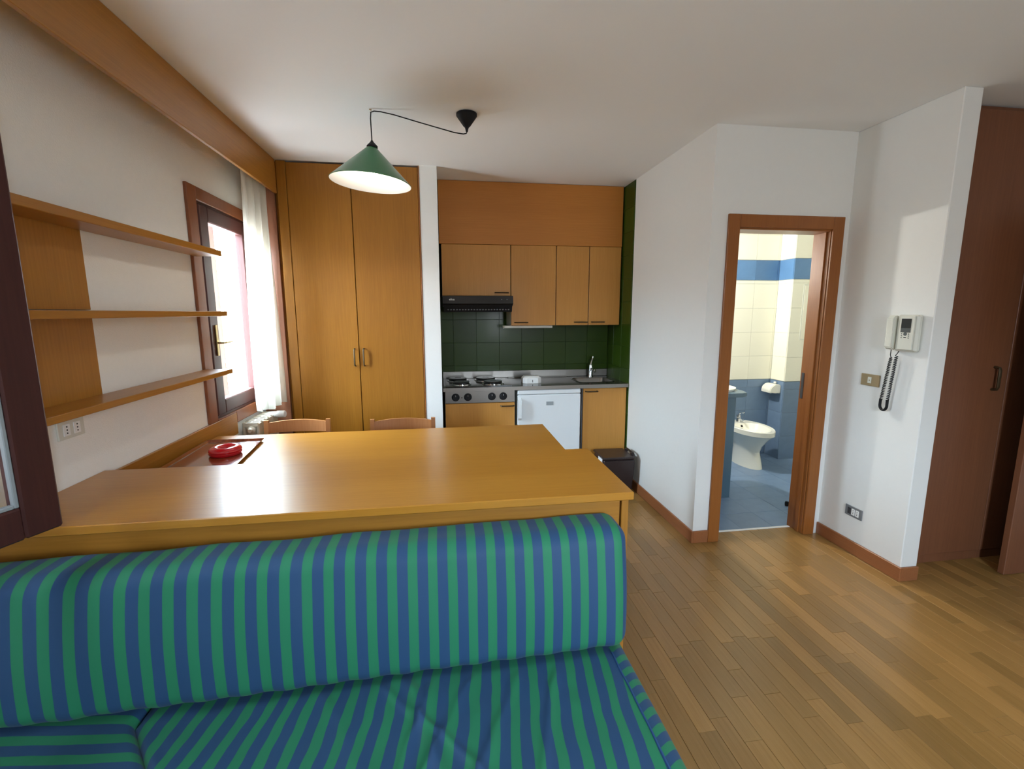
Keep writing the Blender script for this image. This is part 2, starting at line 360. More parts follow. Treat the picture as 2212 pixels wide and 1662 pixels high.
# bathroom tiles
for (z0, z1, mm) in ((0.0, 0.83, M['bt']), (0.834, 1.868, M['wt']), (1.872, 2.072, M['bband']), (2.076, ZC, M['wt'])):
    tiles('tile', bbk, 'y', 4.508, 2.3, 3.48, z0, z1, 0.25, mm, aoff=3.46-0.25, zoff=z0)
    tiles('tile', bsh, 'x', 3.488, 4.29, 4.50, z0, z1, 0.25, mm, aoff=4.30, zoff=z0)
    tiles('tile', bsh, 'y', 4.298, 3.48, 4.3, z0, z1, 0.25, mm, aoff=3.48, zoff=z0)
bm = nb(); bx(bm, XR+0.106, 4.4, 2.86, 4.75, -0.15, -0.008, 0)
bf = struct('floor_bathroom', bm, M['grey_grout'], 'blue tiled bathroom floor')
tiles('tile', bf, 'z', -0.008, 1.80, 4.29, 2.87, 4.50, 0.25, M['bt'], aoff=1.85, zoff=2.87, sign=1)
tag(obj('threshold', box(1.80, 2.485, 2.852, 2.872, -0.012, 0.003, 0.001), M['stone'], bf), 'thin metal threshold strip')

# baseboards
def base(name, lab, *a): struct(name, box(*a, 0.003), M['base_wood'], lab)
base('baseboard_kitchen_side', 'brown skirting on the white wall beside the bin', XR-0.014, XR, YD-0.014, 3.90, 0, 0.085)
base('baseboard_door_left', 'short brown skirting left of the bathroom door', XR-0.002, 1.742, YD-0.014, YD, 0, 0.085)
base('baseboard_right', 'brown skirting under the intercom wall', XP-0.014, XP, YP-0.014, YD-0.001, 0, 0.085)
base('baseboard_wall_end', 'brown skirting on the end of the intercom wall', XP-0.002, 2.695, YP-0.014, YP, 0, 0.085)
base('baseboard_left', 'skirting along the left wall', WL, WL+0.014, YB, 3.25, 0, 0.085)

# bathroom door frame
d1 = thing('door_1', (2.142, YD, 0), 'beech bathroom doorway frame with no leaf in view', kind='structure')
DX0, DX1, DZ = 1.742, 2.541, 2.14
def prof_casing(name, side):
    bm = nb()
    if side == 'l': bx(bm, DX0, DX0+0.078, YD-0.016, YD, 0, DZ, 0.003)
    if side == 'r': bx(bm, DX1-0.078, DX1, YD-0.016, YD, 0, DZ, 0.003)
    if side == 't': bx(bm, DX0+0.078, DX1-0.078, YD-0.015, YD, DZ-0.078, DZ, 0.003)
    return obj(name, bm, M['door_wood'], d1)
for s in 'lrt': prof_casing('casing', s)
obj('jamb', box(1.800, 1.830, YD+0.001, 2.885, 0, 2.08, 0.002), M['door_wood'], d1)
j = obj('jamb', box(2.460, 2.485, YD+0.001, 2.885, 0, 2.08, 0.002), M['door_wood'], d1)
obj('jamb_head', box(1.830, 2.460, YD+0.001, 2.885, 2.052, 2.08, 0.002), M['door_wood'], d1)
bm = box(2.452, 2.460, YD+0.03, YD+0.06, 0, 2.052, 0.001)
obj('door_stop_bead', bm, M['door_wood'], d1)
tag(obj('strike_plate', box(2.457, 2.4605, 2.85, 2.872, 0.95, 1.13, 0.001), M['dgrey'], j), 'dark metal lock plate')
# valance (curtain box)
v = thing('curtain_box', (-1.19, 2.0, 2.4131), 'long beech curtain box under the ceiling along the window wall', 'curtain box')
obj('fascia', box(-1.20, -1.179, YB+0.02, YW-0.003, 2.413, ZC-0.002, 0.002), M['beech_y'], v)
obj('top_board', box(WL+0.002, -1.201, YB+0.02, YW-0.003, ZC-0.022, ZC-0.002, 0.002), M['beech_y'], v)
obj('curtain_rail', box(-1.315, -1.285, YB+0.05, YW-0.02, ZC-0.042, ZC-0.023, 0.002), M['white'], v)

# ------------------------------------------------------------------ windows
def ring_boxes(bm, y0, y1, z0, z1, wl, wr, wt, wb, x0, x1, bev=0.003):
    bx(bm, x0, x1, y0, y0+wl, z0, z1, bev); bx(bm, x0, x1, y1-wr, y1, z0, z1, bev)
    bx(bm, x0, x1, y0+wl, y1-wr, z1-wt, z1, bev); bx(bm, x0, x1, y0+wl, y1-wr, z0, z0+wb, bev)
w2 = thing('window_2', (WL, 3.36, 0.884), 'far casement window with brown frame beside the wardrobe', kind='structure')
bm = nb(); bx(bm, WL, WL+0.018, 2.932, 3.030, 0.889, 2.268, 0.003); bx(bm, WL, WL+0.018, 3.030, 3.785, 2.193, 2.268, 0.003); bx(bm, WL, WL+0.018, 3.030, 3.287, 0.889, 0.899, 0.001); bx(bm, WL, WL+0.018, 3.287, 3.785, 0.82, 0.899, 0.003)
obj('casing', bm, M['casing'], w2)
bm = nb(); ring_boxes(bm, 3.001, 3.784, 0.861, 2.219, 0.06, 0.04, 0.045, 0.062, WL-0.06, WL-0.001)
obj('window_frame', bm, M['mahog'], w2)
bm = nb(); ring_boxes(bm, 3.055, 3.745, 0.915, 2.18, 0.105, 0.09, 0.09, 0.09, WL-0.045, WL+0.012, 0.006)
s2 = obj('sash', bm, M['mahog'], w2)
bm = nb(); bx(bm, WL-0.022, WL-0.016, 3.158, 3.657, 1.003, 2.092, 0)
obj('pane', bm, M['glass'], s2)
bm = nb(); bx(bm, WL+0.012, WL+0.020, 3.105, 3.130, 1.285, 1.475, 0.003)
tube(bm, [(WL+0.02, 3.118, 1.365), (WL+0.055, 3.118, 1.365), (WL+0.06, 3.125, 1.366), (WL+0.06, 3.215, 1.368)], [0.007, 0.007, 0.007, 0.006], 8)
tag(obj('handle', bm, M['brass'], s2), 'brass lever handle on a long plate')
obj('window_sill', box(WL-LT-0.16, WL-0.061, 3.002, 3.783, 0.861, 0.885, 0.003), M['stone'], w2)
sh = tag(obj('shutter', box(-1.53, -1.505, 3.36, 3.49, 0.89, 2.25, 0.003), M['shutter'], w2), 'pinkish brown outer shutter edge')
w1 = thing('window_1', (WL, 0.82, 0.93), 'near window whose brown sash stands open into the room', kind='structure')
bm = nb(); ring_boxes(bm, 0.421, 1.219, 0.931, 2.239, 0.05, 0.04, 0.04, 0.05, WL-0.06, WL-0.001)
obj('window_frame', bm, M['mahog'], w1)
bm = nb(); ring_boxes(bm, 0.35, 1.265, 0.86, 2.31, 0.09, 0.06, 0.09, 0.09, WL, WL+0.016)
obj('casing', bm, M['casing'], w1)
bm = nb()
for k in range(17):
    zz = 0.945+k*0.064; prism(bm, [(WL-0.085, zz), (WL-0.078, zz), (WL-0.068, zz+0.058), (WL-0.075, zz+0.058)], 0.475, 1.175, lambda a, b, z: (a, z, b))
tag(obj('light_block_slats', bm, M['shutter'], w1), 'unseen slats added outside the near window to cut its light', kind='stuff')  # slats added out of view to block most daylight through the near window
w3 = thing('fill_window', (1.2, YB, 0.95), 'unseen window added behind the camera for fill light', kind='structure')  # added out of view, sized for the fill light it lets in
bm = nb(); ring_boxes(bm, 0.981, 1.419, 0.951, 2.199, 0.04, 0.04, 0.05, 0.05, YB-0.08, YB-0.02)
for q in bm.verts: q.co.x, q.co.y = q.co.y, q.co.x
obj('window_frame', bm, M['mahog'], w3)
# open sash: free edge at (-1.03,1.35), hinge at the far jamb of window_1
PF = Vector((-1.03, 1.352)); PH = Vector((WL+0.040, 0.50)); dv = (PH-PF); Ls = dv.length; dv.normalize(); nv = Vector((dv.y, -dv.x))
if nv.x < 0: nv = -nv
def sb(bm, s0, s1, t0, t1, z0, z1, bev=0.005):
    b2 = box(s0, s1, t0, t1, z0, z1, bev)
    for vtx in b2.verts:
        s, t = vtx.co.x, vtx.co.y; p = PF + dv*s + nv*t; vtx.co.x, vtx.co.y = p.x, p.y
    me = bpy.data.meshes.new('tmp'); b2.to_mesh(me); b2.free(); bm.from_mesh(me); bpy.data.meshes.remove(me)
SZ0, SZ1 = 0.980, 2.22
bm = nb(); sb(bm, 0, 0.082, -0.056, 0, SZ0, SZ1); sb(bm, Ls-0.08, Ls, -0.056, 0, SZ0, SZ1)
sb(bm, 0.082, Ls-0.08, -0.056, 0, SZ0, SZ0+0.085); sb(bm, 0.082, Ls-0.08, -0.056, 0, SZ1-0.085, SZ1)
sb(bm, -0.012, 0.0, -0.056, -0.03, SZ0+0.012, SZ1-0.012, 0.003)
s1 = obj('sash', bm, M['mahog'], w1)
bm = nb(); sb(bm, 0.083, Ls-0.081, -0.032, -0.024, SZ0+0.086, SZ1-0.086, 0)
obj('pane', bm, M['glass'], s1)
bm = nb(); t = 0.010
for a in ((0.082, 0.082+t, SZ0+0.085, SZ1-0.085), (Ls-0.08-t, Ls-0.08, SZ0+0.085, SZ1-0.085), (0.082+t, Ls-0.08-t, SZ0+0.085, SZ0+0.085+t), (0.082+t, Ls-0.08-t, SZ1-0.085-t, SZ1-0.085)):
    sb(bm, a[0], a[1], -0.022, -0.006, a[2], a[3], 0.002)
tag(obj('glazing_seal', bm, M['sink_grey'], s1), 'grey glazing seal')
bm = nb(); sb(bm, 0.35, 0.365, -0.03, -0.018, SZ0-0.012, SZ0, 0.002)
obj('catch', bm, M['dgrey'], s1)
# curtain
def curtain():
    ny, nz = 120, 44; bm = nb(); rows = []
    for j in range(nz+1):
        t = j/nz; z = 2.60 - t*1.74; row = []
        for i in range(ny+1):
            s = i/ny
            spread = 0.36 if t < 0.3 else 0.36
            y = 3.40 + s*0.345 + 0.008*math.sin(3*t+s*5)
            amp = 0.016 + 0.012*t
            x = -1.262 + 0.035*(s-0.5) + amp*math.sin(2*math.pi*s*7.5 + 1.2*math.sin(t*2.2+s*3)) + 0.010*math.sin(s*23+t*4)
            zz = z + (0.0 if j < nz else 0.012*math.sin(s*9))
            row.append(bm.verts.new((x, y, zz)))
        rows.append(row)
    for a, b in zip(rows, rows[1:]):
        for i in range(ny): bm.faces.new((a[i], a[i+1], b[i+1], b[i]))
    return bm
tag(obj('curtain', curtain(), M['curtain'], ang=80), 'white sheer curtain gathered at the far window beside the wardrobe', 'curtain')
# radiator under far window
rd = thing('radiator', (-1.30, 3.5, 0.12), 'cream column radiator under the far window', 'radiator')
ry0, n_el, pitch = 3.325, 6, 0.062
for k in range(n_el):
    y0 = ry0 + k*pitch; bm = nb()
    bx(bm, -1.375, -1.360, y0+0.006, y0+pitch-0.006, 0.14, 0.80, 0.004); bx(bm, -1.285, -1.265, y0+0.003, y0+pitch-0.003, 0.14, 0.80, 0.005)
    bx(bm, -1.36, -1.285, y0+0.026, y0+0.036, 0.14, 0.79, 0.002)
    bx(bm, -1.372, -1.27, y0+0.001, y0+0.012, 0.775, 0.806, 0.003); bx(bm, -1.372, -1.27, y0+pitch-0.012, y0+pitch-0.001, 0.775, 0.806, 0.003)
    bx(bm, -1.330, -1.318, y0+0.012, y0+pitch-0.012, 0.775, 0.804, 0.002)
    obj('radiator_section', bm, M['radiator'], rd)
bm = nb(); lathe(bm, [(0.026, 0), (0.026, 0.012), (0.018, 0.016), (0.012, 0.028), (0.012, 0.034)], (-1.315, ry0, 0.755), 16, (0, -1, 0))
obj('end_plug', bm, M['radiator'], rd)
bm = nb(); lathe(bm, [(0.020, 0), (0.020, 0.02), (0.026, 0.022), (0.026, 0.075), (0.022, 0.08)], (-1.262, 3.62, 0.80), 18, (1, -0.12, 0.02))
lathe(bm, [(0.012, 0), (0.012, 0.05)], (-1.315, 3.62, 0.80), 12, (1, 0, 0))
tag(obj('valve_head', bm, M['white'], rd), 'white valve head')
for yy in (3.36, 3.64):
    obj('wall_bracket', box(WL+0.001, -1.37, yy-0.01, yy+0.01, 0.6, 0.64, 0.002), M['radiator'], rd)
    obj('foot', box(-1.37, -1.34, yy-0.01, yy+0.01, 0.0, 0.139, 0.002), M['radiator'], rd)

# ------------------------------------------------------------------ wardrobe
wd = thing('wardrobe', (-0.78, 4.1, 0), 'tall built-in beech wardrobe with two doors left of the kitchen', 'wardrobe')
X0, X1 = -1.111, -0.163
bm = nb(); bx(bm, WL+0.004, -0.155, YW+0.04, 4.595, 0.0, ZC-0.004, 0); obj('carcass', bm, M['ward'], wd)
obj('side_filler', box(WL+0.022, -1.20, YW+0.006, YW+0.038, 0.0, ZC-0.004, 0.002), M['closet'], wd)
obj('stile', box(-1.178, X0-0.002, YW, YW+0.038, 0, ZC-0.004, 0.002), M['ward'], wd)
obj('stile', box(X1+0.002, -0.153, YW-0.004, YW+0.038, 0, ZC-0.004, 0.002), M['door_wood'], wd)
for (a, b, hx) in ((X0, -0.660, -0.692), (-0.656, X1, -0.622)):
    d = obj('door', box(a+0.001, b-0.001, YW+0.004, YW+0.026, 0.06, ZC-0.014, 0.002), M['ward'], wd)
    bm = nb(); tube(bm, [(hx, YW+0.004, 1.268), (hx, YW-0.024, 1.262), (hx, YW-0.027, 1.245), (hx, YW-0.027, 1.155), (hx, YW-0.024, 1.138), (hx, YW+0.004, 1.132)], 0.006, 8)
    tag(obj('handle', bm, M['handle'], d), 'bronze bow handle')
obj('plinth', box(-1.17, -0.16, YW+0.03, YW+0.039, 0, 0.055, 0.001), M['beech_x'], wd)

# ------------------------------------------------------------------ shelves on left wall
SY0, SY1 = 1.275, 2.944
def shelf(z0, z1, lab, y1=SY1):
    s = obj('wall_shelf', box(WL+0.018, -1.238, SY0, y1, z0, z1, 0.002), M['beech_y']); tag(s, lab, 'shelf', 'long beech shelves on the left wall'); return s
shelf(1.866, 1.898, 'top long beech shelf on the left wall', 2.942); shelf(1.530, 1.558, 'middle long beech shelf on the left wall'); shelf(1.196, 1.222, 'lowest long beech shelf on the left wall')
tag(obj('shelf_panel', box(WL+0.001, WL+0.017, 1.275, 2.095, 1.562, 1.900, 0.001), M['beech_z']), 'upper beech panel against the wall between the top and middle shelves', 'panel')
tag(obj('shelf_panel', box(WL+0.001, WL+0.017, 1.275, 2.095, 1.200, 1.558, 0.001), M['beech_z']), 'lower beech panel against the wall between the middle and lowest shelves', 'panel')
# socket below lowest shelf
so = thing('wall_socket', (WL, 1.93, 1.09), 'white double socket below the lowest shelf', 'socket')
obj('plate', box(WL+0.001, WL+0.008, 1.862, 1.99, 1.085, 1.155, 0.003), M['cream'], so)
for yy in (1.90, 1.95):
    bm = nb(); bx(bm, WL+0.008, WL+0.011, yy-0.016, yy+0.016, 1.098, 1.142, 0.002); m_ = obj('socket_module', bm, M['white'], so)
    bm = nb()
    for zz in (1.108, 1.120, 1.132): lathe(bm, [(0.003, 0), (0.003, 0.0008)], (WL+0.011, yy, zz), 8, (1, 0, 0))
    obj('pin_hole', bm, M['dark'], m_)

# ------------------------------------------------------------------ console and table
cs = thing('console', (-0.37, 1.79, 0), 'long high beech sideboard behind the sofa', 'sideboard')
obj('top', box(WL+0.002, 0.667, 1.511, 2.066, 0.877, 0.907, 0.003), M['beech_top'], cs)
obj('side_panel', box(0.628, 0.655, 1.530, 2.055, 0, 0.877, 0.002), M['beech_z'], cs)
obj('front_panel', box(WL+0.016, 0.622, 1.533, 1.555, 0.0, 0.877, 0.001), M['beech_x'], cs)
obj('side_panel', box(WL+0.016, WL+0.04, 1.556, 2.055, 0, 0.877, 0.001), M['beech_z'], cs)
obj('shelf', box(WL+0.042, 0.626, 1.557, 2.05, 0.42, 0.44, 0.001), M['beech_x'], cs)
tb = thing('dining_table', (-0.37, 2.5, 0), 'beech dining table joined to the far side of the sideboard', 'table')
obj('top', box(-1.378, 0.648, 2.069, 2.985, 0.777, 0.805, 0.003), M['beech_top'], tb)
for (lx, ly) in ((0.58, 2.90), (-1.33, 2.90), (0.58, 2.12), (-1.33, 2.12)):
    obj('leg', box(lx-0.028, lx+0.028, ly-0.028, ly+0.028, 0, 0.777, 0.004), M['beech_z'], tb)
obj('apron', box(-1.30, 0.55, 2.90, 2.92, 0.70, 0.777, 0.002), M['beech_x'], tb)
tag(obj('wall_board', box(WL+0.001, WL+0.018, 2.07, 3.285, 0.745, 0.888, 0.002), M['beech_y']), 'beech splash board on the wall along the dining table', 'board')
# tray
tr = thing('tray', (-1.2, 2.6, 0.806), 'glossy rosewood rectangular tray at the wall end of the table', 'tray')
tp = [(-1.345, 2.30), (-1.005, 2.33), (-1.055, 2.83), (-1.365, 2.835)]
def off(poly, d):
    c = Vector((sum(p[0] for p in poly)/4, sum(p[1] for p in poly)/4)); return [tuple(c+(Vector(p)-c)*(1+d)) for p in poly]
bm = nb(); prism(bm, off(tp, -0.06), 0.806, 0.811); obj('tray_base', bm, M['tray'], tr)
bm = nb()
L0 = [off(tp, -0.075), off(tp, -0.01), off(tp, 0.0), off(tp, -0.06)]; Z0 = [0.811, 0.823, 0.820, 0.8065]
RR = [[bm.verts.new((p[0], p[1], z)) for p in l] for l, z in zip(L0, Z0)]
for a in range(4):
    A, B = RR[a], RR[(a+1) % 4]
    for i in range(4): bm.faces.new((A[i], A[(i+1) % 4], B[(i+1) % 4], B[i]))
obj('rim', bm, M['tray'], tr)
# red trivet / ashtray
ra = thing('red_dish', (-1.15, 2.56, 0.811), 'round red ring-shaped plastic dish on the tray', 'dish')
bm = nb(); pr = []
for k in range(17):
    a = math.pi*2*k/16; pr.append((0.052+0.026*math.cos(a), 0.024+0.020*math.sin(a)))
lathe(bm, pr, (-1.152, 2.565, 0.8115), 36, cap0=False, cap1=False)
obj('ring', bm, M['red'], ra)
bm = nb(); lathe(bm, [(0.045, 0.004), (0.072, 0.004), (0.078, 0.014), (0.078, 0.020)], (-1.152, 2.565, 0.808), 36)
obj('base', bm, M['red'], ra)

# chairs
def chair(xa, xb, yb, lab, zt=0.83, twist=0.0):
    c = thing('dining_chair', ((xa+xb)/2, yb-0.2, 0), lab, 'chair', 'beech chairs on the far side of the table')
    for xx in (xa+0.014, xb-0.014):
        bm = nb(); y_ = yb + twist*(xx-xa)
        prism(bm, [(y_-0.05, 0.0), (y_-0.018, 0), (y_-0.022, 0.43), (y_+0.012, zt-0.006), (y_+0.006, zt), (y_-0.014, zt), (y_-0.05, 0.43)], xx-0.014, xx+0.014, lambda a, b, z: (z, a, b))
        obj('back_leg', bm, M['chair_wood'], c)
    for xx in (xa+0.016, xb-0.016):
        obj('front_leg', box(xx-0.016, xx+0.016, yb-0.42, yb-0.388, 0, 0.43, 0.003), M['chair_wood'], c)
    def rail(z0, z1, bow, crown):
        bm = nb(); n = 14; R = []
        for i in range(n+1):
            s = i/n; x = xa+0.028+s*(xb-xa-0.056); q = 4*s*(1-s); y = yb-0.008+twist*(x-xa)+bow*q
            R.append([bm.verts.new(p) for p in ((x, y-0.009, z0), (x, y+0.009, z0), (x, y+0.011, z1+crown*q), (x, y-0.007, z1+crown*q))])
        for a, b in zip(R, R[1:]):
            for k in range(4): bm.faces.new((a[k], a[(k+1) % 4], b[(k+1) % 4], b[k]))
        bm.faces.new(R[0][::-1]); bm.faces.new(R[-1]); return bm
    obj('top_rail', rail(zt-0.085, zt-0.016, 0.03, 0.012), M['chair_wood'], c)
    obj('lower_rail', rail(0.58, 0.63, 0.025, 0.0), M['chair_wood'], c)
    obj('seat', box(xa, xb, yb-0.43, yb-0.055, 0.43, 0.452, 0.006), M['chair_wood'], c)
    for (a0, a1, b0, b1) in ((xa+0.03, xb-0.03, yb-0.41, yb-0.39), (xa+0.006, xa+0.024, yb-0.386, yb-0.052), (xb-0.024, xb-0.006, yb-0.386, yb-0.052)):
        obj('seat_rail', box(a0, a1, b0, b1, 0.38, 0.43, 0.002), M['chair_wood'], c)
chair(-1.205, -0.780, 3.26, 'beech dining chair in front of the radiator, nearer the window', 0.832)
chair(-0.510, -0.070, 3.22, 'beech dining chair in front of the wardrobe, nearer the kitchen', 0.825)

# ------------------------------------------------------------------ kitchen
KF = 3.93
def handle_bar(x0, x1, yf, z, parent):
    bm = nb(); tube(bm, [(x0, yf, z), (x0, yf-0.022, z), (x0+0.006, yf-0.026, z), (x1-0.006, yf-0.026, z), (x1, yf-0.022, z), (x1, yf, z)], 0.0055, 8)
    tag(obj('handle', bm, M['handle'], parent), 'dark bronze bar handle')
def ucab(x0, x1, z0, hx, lab):
    c = thing('wall_cabinet', ((x0+x1)/2, 4.3, z0), lab, 'cabinet', 'beech kitchen wall cabinets')
    obj('body', box(x0+0.001, x1-0.001, 4.172, YK-0.002, z0, 2.127, 0.001), M['lam'], c)
    d = obj('door', box(x0+0.002, x1-0.002, 4.150, 4.170, z0+0.001, 2.128, 0.002), M['kit_z'], c)
    handle_bar(hx, hx+0.115, 4.150, z0+0.028, d)
ucab(0.000, 0.601, 1.692, 0.462, 'short wide beech wall cabinet above the cooker hood')
ucab(0.604, 1.012, 1.430, 0.637, 'wide tall beech wall cabinet right of the cooker hood')
ucab(1.015, 1.317, 1.430, 1.188, 'middle narrow beech wall cabinet, handle at its lower right')
ucab(1.320, 1.617, 1.430, 1.350, 'rightmost beech wall cabinet beside the green tiled side wall')
tag(obj('bulkhead_panel', box(-0.015, 1.618, 4.146, 4.165, 2.130, ZC-0.003, 0.002), M['kit_panel']), 'plain horizontal beech panel above the wall cabinets', 'panel')
# hood
hd = thing('cooker_hood', (0.3, 4.2, 1.55), 'slim black cooker hood above the hotplates', 'hood')
bm = nb(); prism(bm, [(3.985, 1.687), (4.46, 1.687), (4.46, 1.60), (4.02, 1.60), (3.975, 1.622)], 0.002, 0.598, lambda a, b, z: (z, a, b))
h1 = obj('hood_body', bm, M['hood'], hd)
bm = nb(); prism(bm, [(3.995, 1.612), (4.46, 1.598), (4.46, 1.552), (4.02, 1.552)], 0.010, 0.592, lambda a, b, z: (z, a, b))
h2 = obj('filter_housing', bm, M['black'], hd)
bm = nb()
for k in range(22):
    bx(bm, 0.04+k*0.0245, 0.055+k*0.0245, 3.998+0.012, 4.03, 1.566, 1.600, 0.001)
tag(obj('grille_slats', bm, M['dgrey'], h2), 'row of ventilation slats', kind='stuff')
for xx in (0.50, 0.545):
    bm = nb(); lathe(bm, [(0.004, 0), (0.004, 0.004)], (xx, 3.984, 1.655), 8, (0, -1, 0)); obj('switch', bm, M['sink_grey'], h1)
def text(name, s, loc, size, m, parent, rot=(math.pi/2, 0, 0), ext=0.0004):
    cu = bpy.data.curves.new(name, 'FONT'); cu.body = s; cu.size = size; cu.extrude = ext; cu.align_x = 'LEFT'; cu.resolution_u = 3
    tmp = bpy.data.objects.new(name+'_c', cu); COL.objects.link(tmp)
    bpy.context.view_layer.update(); me = bpy.data.meshes.new_from_object(tmp.evaluated_get(bpy.context.evaluated_depsgraph_get()))
    bpy.data.objects.remove(tmp)
    me.materials.clear(); me.materials.append(m)
    o = bpy.data.objects.new(name, me); COL.objects.link(o); o.parent = parent; o.rotation_euler = rot
    o.location = Vector(loc) - WLOC[parent.name]; WLOC[o.name] = Vector(loc); return o
text('brand_lettering', 'elica', (0.055, 3.978, 1.648), 0.026, M['white'], h1)
# under cabinet lamp
ul = thing('under_cabinet_lamp', (0.78, 4.3, 1.405), 'thin off-white strip lamp under the wall cabinets', 'lamp')
obj('housing', box(0.553, 1.000, 4.22, 4.30, 1.405, 1.429, 0.003), M['led_off'], ul)
obj('end_cap', box(0.545, 0.552, 4.22, 4.30, 1.404, 1.429, 0.002), M['cream'], ul)
# worktop with sink hole
wt = thing('worktop', (0.8, 4.2, 0.885), 'stainless steel worktop with sink and splash strip', 'worktop')
SX0, SX1, SY_0, SY_1 = 1.215, 1.545, 4.03, 4.33
bm = nb()
bx(bm, -0.012, SX0, 3.905, YK-0.002, 0.885, 0.915, 0.002); bx(bm, SX1, XR-0.010, 3.905, YK-0.002, 0.885, 0.915, 0.002)
bx(bm, SX0, SX1, 3.905, SY_0, 0.885, 0.915, 0.002); bx(bm, SX0, SX1, SY_1, YK-0.002, 0.885, 0.915, 0.002)
obj('slab', bm, M['steel_d'], wt)
tag(obj('front_edge', box(-0.012, XR-0.010, 3.9025, 3.9048, 0.884, 0.916, 0.0005), M['steel'], wt), 'bright folded steel front edge')
bm = nb()
def loopb(x0, x1, y0, y1, z, r, n=5):
    out = []
    for cx, cy, a0 in ((x1-r, y1-r, 0), (x0+r, y1-r, 90), (x0+r, y0+r, 180), (x1-r, y0+r, 270)):
        for k in range(n+1):
            a = math.radians(a0+90*k/n); out.append(bm.verts.new((cx+r*math.cos(a), cy+r*math.sin(a), z)))
    return out
LL = [loopb(SX0-0.012, SX1+0.012, SY_0-0.012, SY_1+0.012, 0.9165, 0.05), loopb(SX0+0.004, SX1-0.004, SY_0+0.004, SY_1-0.004, 0.919, 0.045), loopb(SX0+0.012, SX1-0.012, SY_0+0.012, SY_1-0.012, 0.905, 0.045), loopb(SX0+0.03, SX1-0.03, SY_0+0.03, SY_1-0.03, 0.79, 0.05), loopb(SX0+0.13, SX1-0.13, SY_0+0.13, SY_1-0.13, 0.785, 0.01)]
for A, B in zip(LL, LL[1:]):
    n = len(A)
    for i in range(n): bm.faces.new((A[i], A[(i+1) % n], B[(i+1) % n], B[i]))
bm.faces.new(LL[-1])
tag(obj('sink_bowl', bm, M['steel'], wt), 'rectangular steel sink bowl')
obj('splash_strip', box(-0.012, XR-0.010, YK-0.015, YK-0.003, 0.916, 0.985, 0.002), M['steel'], wt)
obj('raised_rim', box(0.61, 1.20, 4.425, 4.445, 0.915, 0.922, 0.002), M['steel'], wt)
# hotplates
hb = thing('hob', (0.27, 4.17, 0.915), 'electric hob with four round black hotplates', 'hob')
obj('hob_plate', box(0.01, 0.585, 3.96, 4.44, 0.9152, 0.919, 0.002), M['steel_d'], hb)
for (hx, hy, r) in ((0.150, 4.09, 0.072), (0.430, 4.09, 0.085), (0.125, 4.32, 0.085), (0.385, 4.32, 0.092)):
    bm = nb(); lathe(bm, [(r+0.014, 0), (r+0.013, 0.006), (r, 0.008)], (hx, hy, 0.919), 32, cap1=False)
    rg = tag(obj('burner_ring', bm, M['chrome'], hb), 'polished ring')
    bm = nb(); lathe(bm, [(r-0.004, 0.002), (r-0.004, 0.016), (r, 0.022), (r-0.006, 0.026), (0.03, 0.0255), (0.028, 0.023)], (hx, hy, 0.919), 32)
    obj('hotplate', bm, M['iron'], hb)
obj('side_cover', box(-0.008, 0.17, YK-0.0185, YK-0.0155, 0.916, 0.975, 0.001), M['steel'], wt)
# control panel + lower cabinets
cb = thing('base_cabinet', (0.3, 4.2, 0), 'beech base cabinet with steel knob panel under the hob', 'cabinet')
obj('body', box(0.002, 0.606, KF+0.022, YK-0.004, 0.0, 0.884, 0.001), M['lam'], cb)
cp = tag(obj('control_panel', box(0.004, 0.602, KF-0.004, KF+0.02, 0.778, 0.883, 0.002), M['steel'], cb), 'steel hob control panel')
for xx in (0.092, 0.196, 0.402, 0.501):
    bm = nb(); lathe(bm, [(0.034, 0), (0.033, 0.003), (0.029, 0.004), (0.027, 0.020), (0.024, 0.022)], (xx, KF-0.004, 0.831), 24, (0, -1, 0))
    bx(bm, xx-0.005, xx+0.005, KF-0.031, KF-0.022, 0.807, 0.855, 0.001)
    k = obj('knob', bm, M['black'], cp)
    bm = box(xx-0.001, xx+0.001, KF-0.0320, KF-0.0308, 0.840, 0.854, 0); obj('knob_mark', bm, M['white'], k)
bm = nb(); lathe(bm, [(0.006, 0), (0.005, 0.003)], (0.145, KF-0.004, 0.827), 12, (0, -1, 0)); obj('pilot_light', bm, M['handle'], cp)
d = obj('door', box(0.004, 0.602, KF, KF+0.02, 0.09, 0.774, 0.002), M['kit_z'], cb); handle_bar(0.480, 0.592, KF, 0.746, d)
cb2 = thing('base_cabinet', (1.42, 4.2, 0), 'beech base cabinet under the sink behind the bin', 'cabinet')
obj('body', box(1.205, 1.622, KF+0.022, YK-0.004, 0.0, 0.78, 0.001), M['lam'], cb2)
d = obj('door', box(1.218, 1.620, KF, KF+0.02, 0.09, 0.878, 0.002), M['kit_z'], cb2); handle_bar(1.240, 1.345, KF, 0.852, d)
obj('end_strip', box(1.203, 1.216, KF+0.004, KF+0.02, 0.0, 0.884, 0.001), M['dgrey'], cb2)
for a, b in ((0.004, 0.60), (1.218, 1.62)):
    tag(obj('plinth', box(a, b, KF+0.005, KF+0.021, 0.0, 0.087, 0.001), M['beech_x'], cb if a < 1 else cb2))
fr = thing('fridge', (0.905, 4.2, 0), 'small white under-counter fridge', 'fridge')
obj('body', box(0.628, 1.186, KF+0.03, YK-0.01, 0.02, 0.880, 0.004), M['enamel'], fr)
obj('lid', box(0.626, 1.188, KF-0.022, KF+0.028, 0.842, 0.881, 0.006), M['enamel'], fr)
fd = obj('door', box(0.626, 1.188, KF-0.022, KF+0.024, 0.10, 0.838, 0.006), M['enamel'], fr)
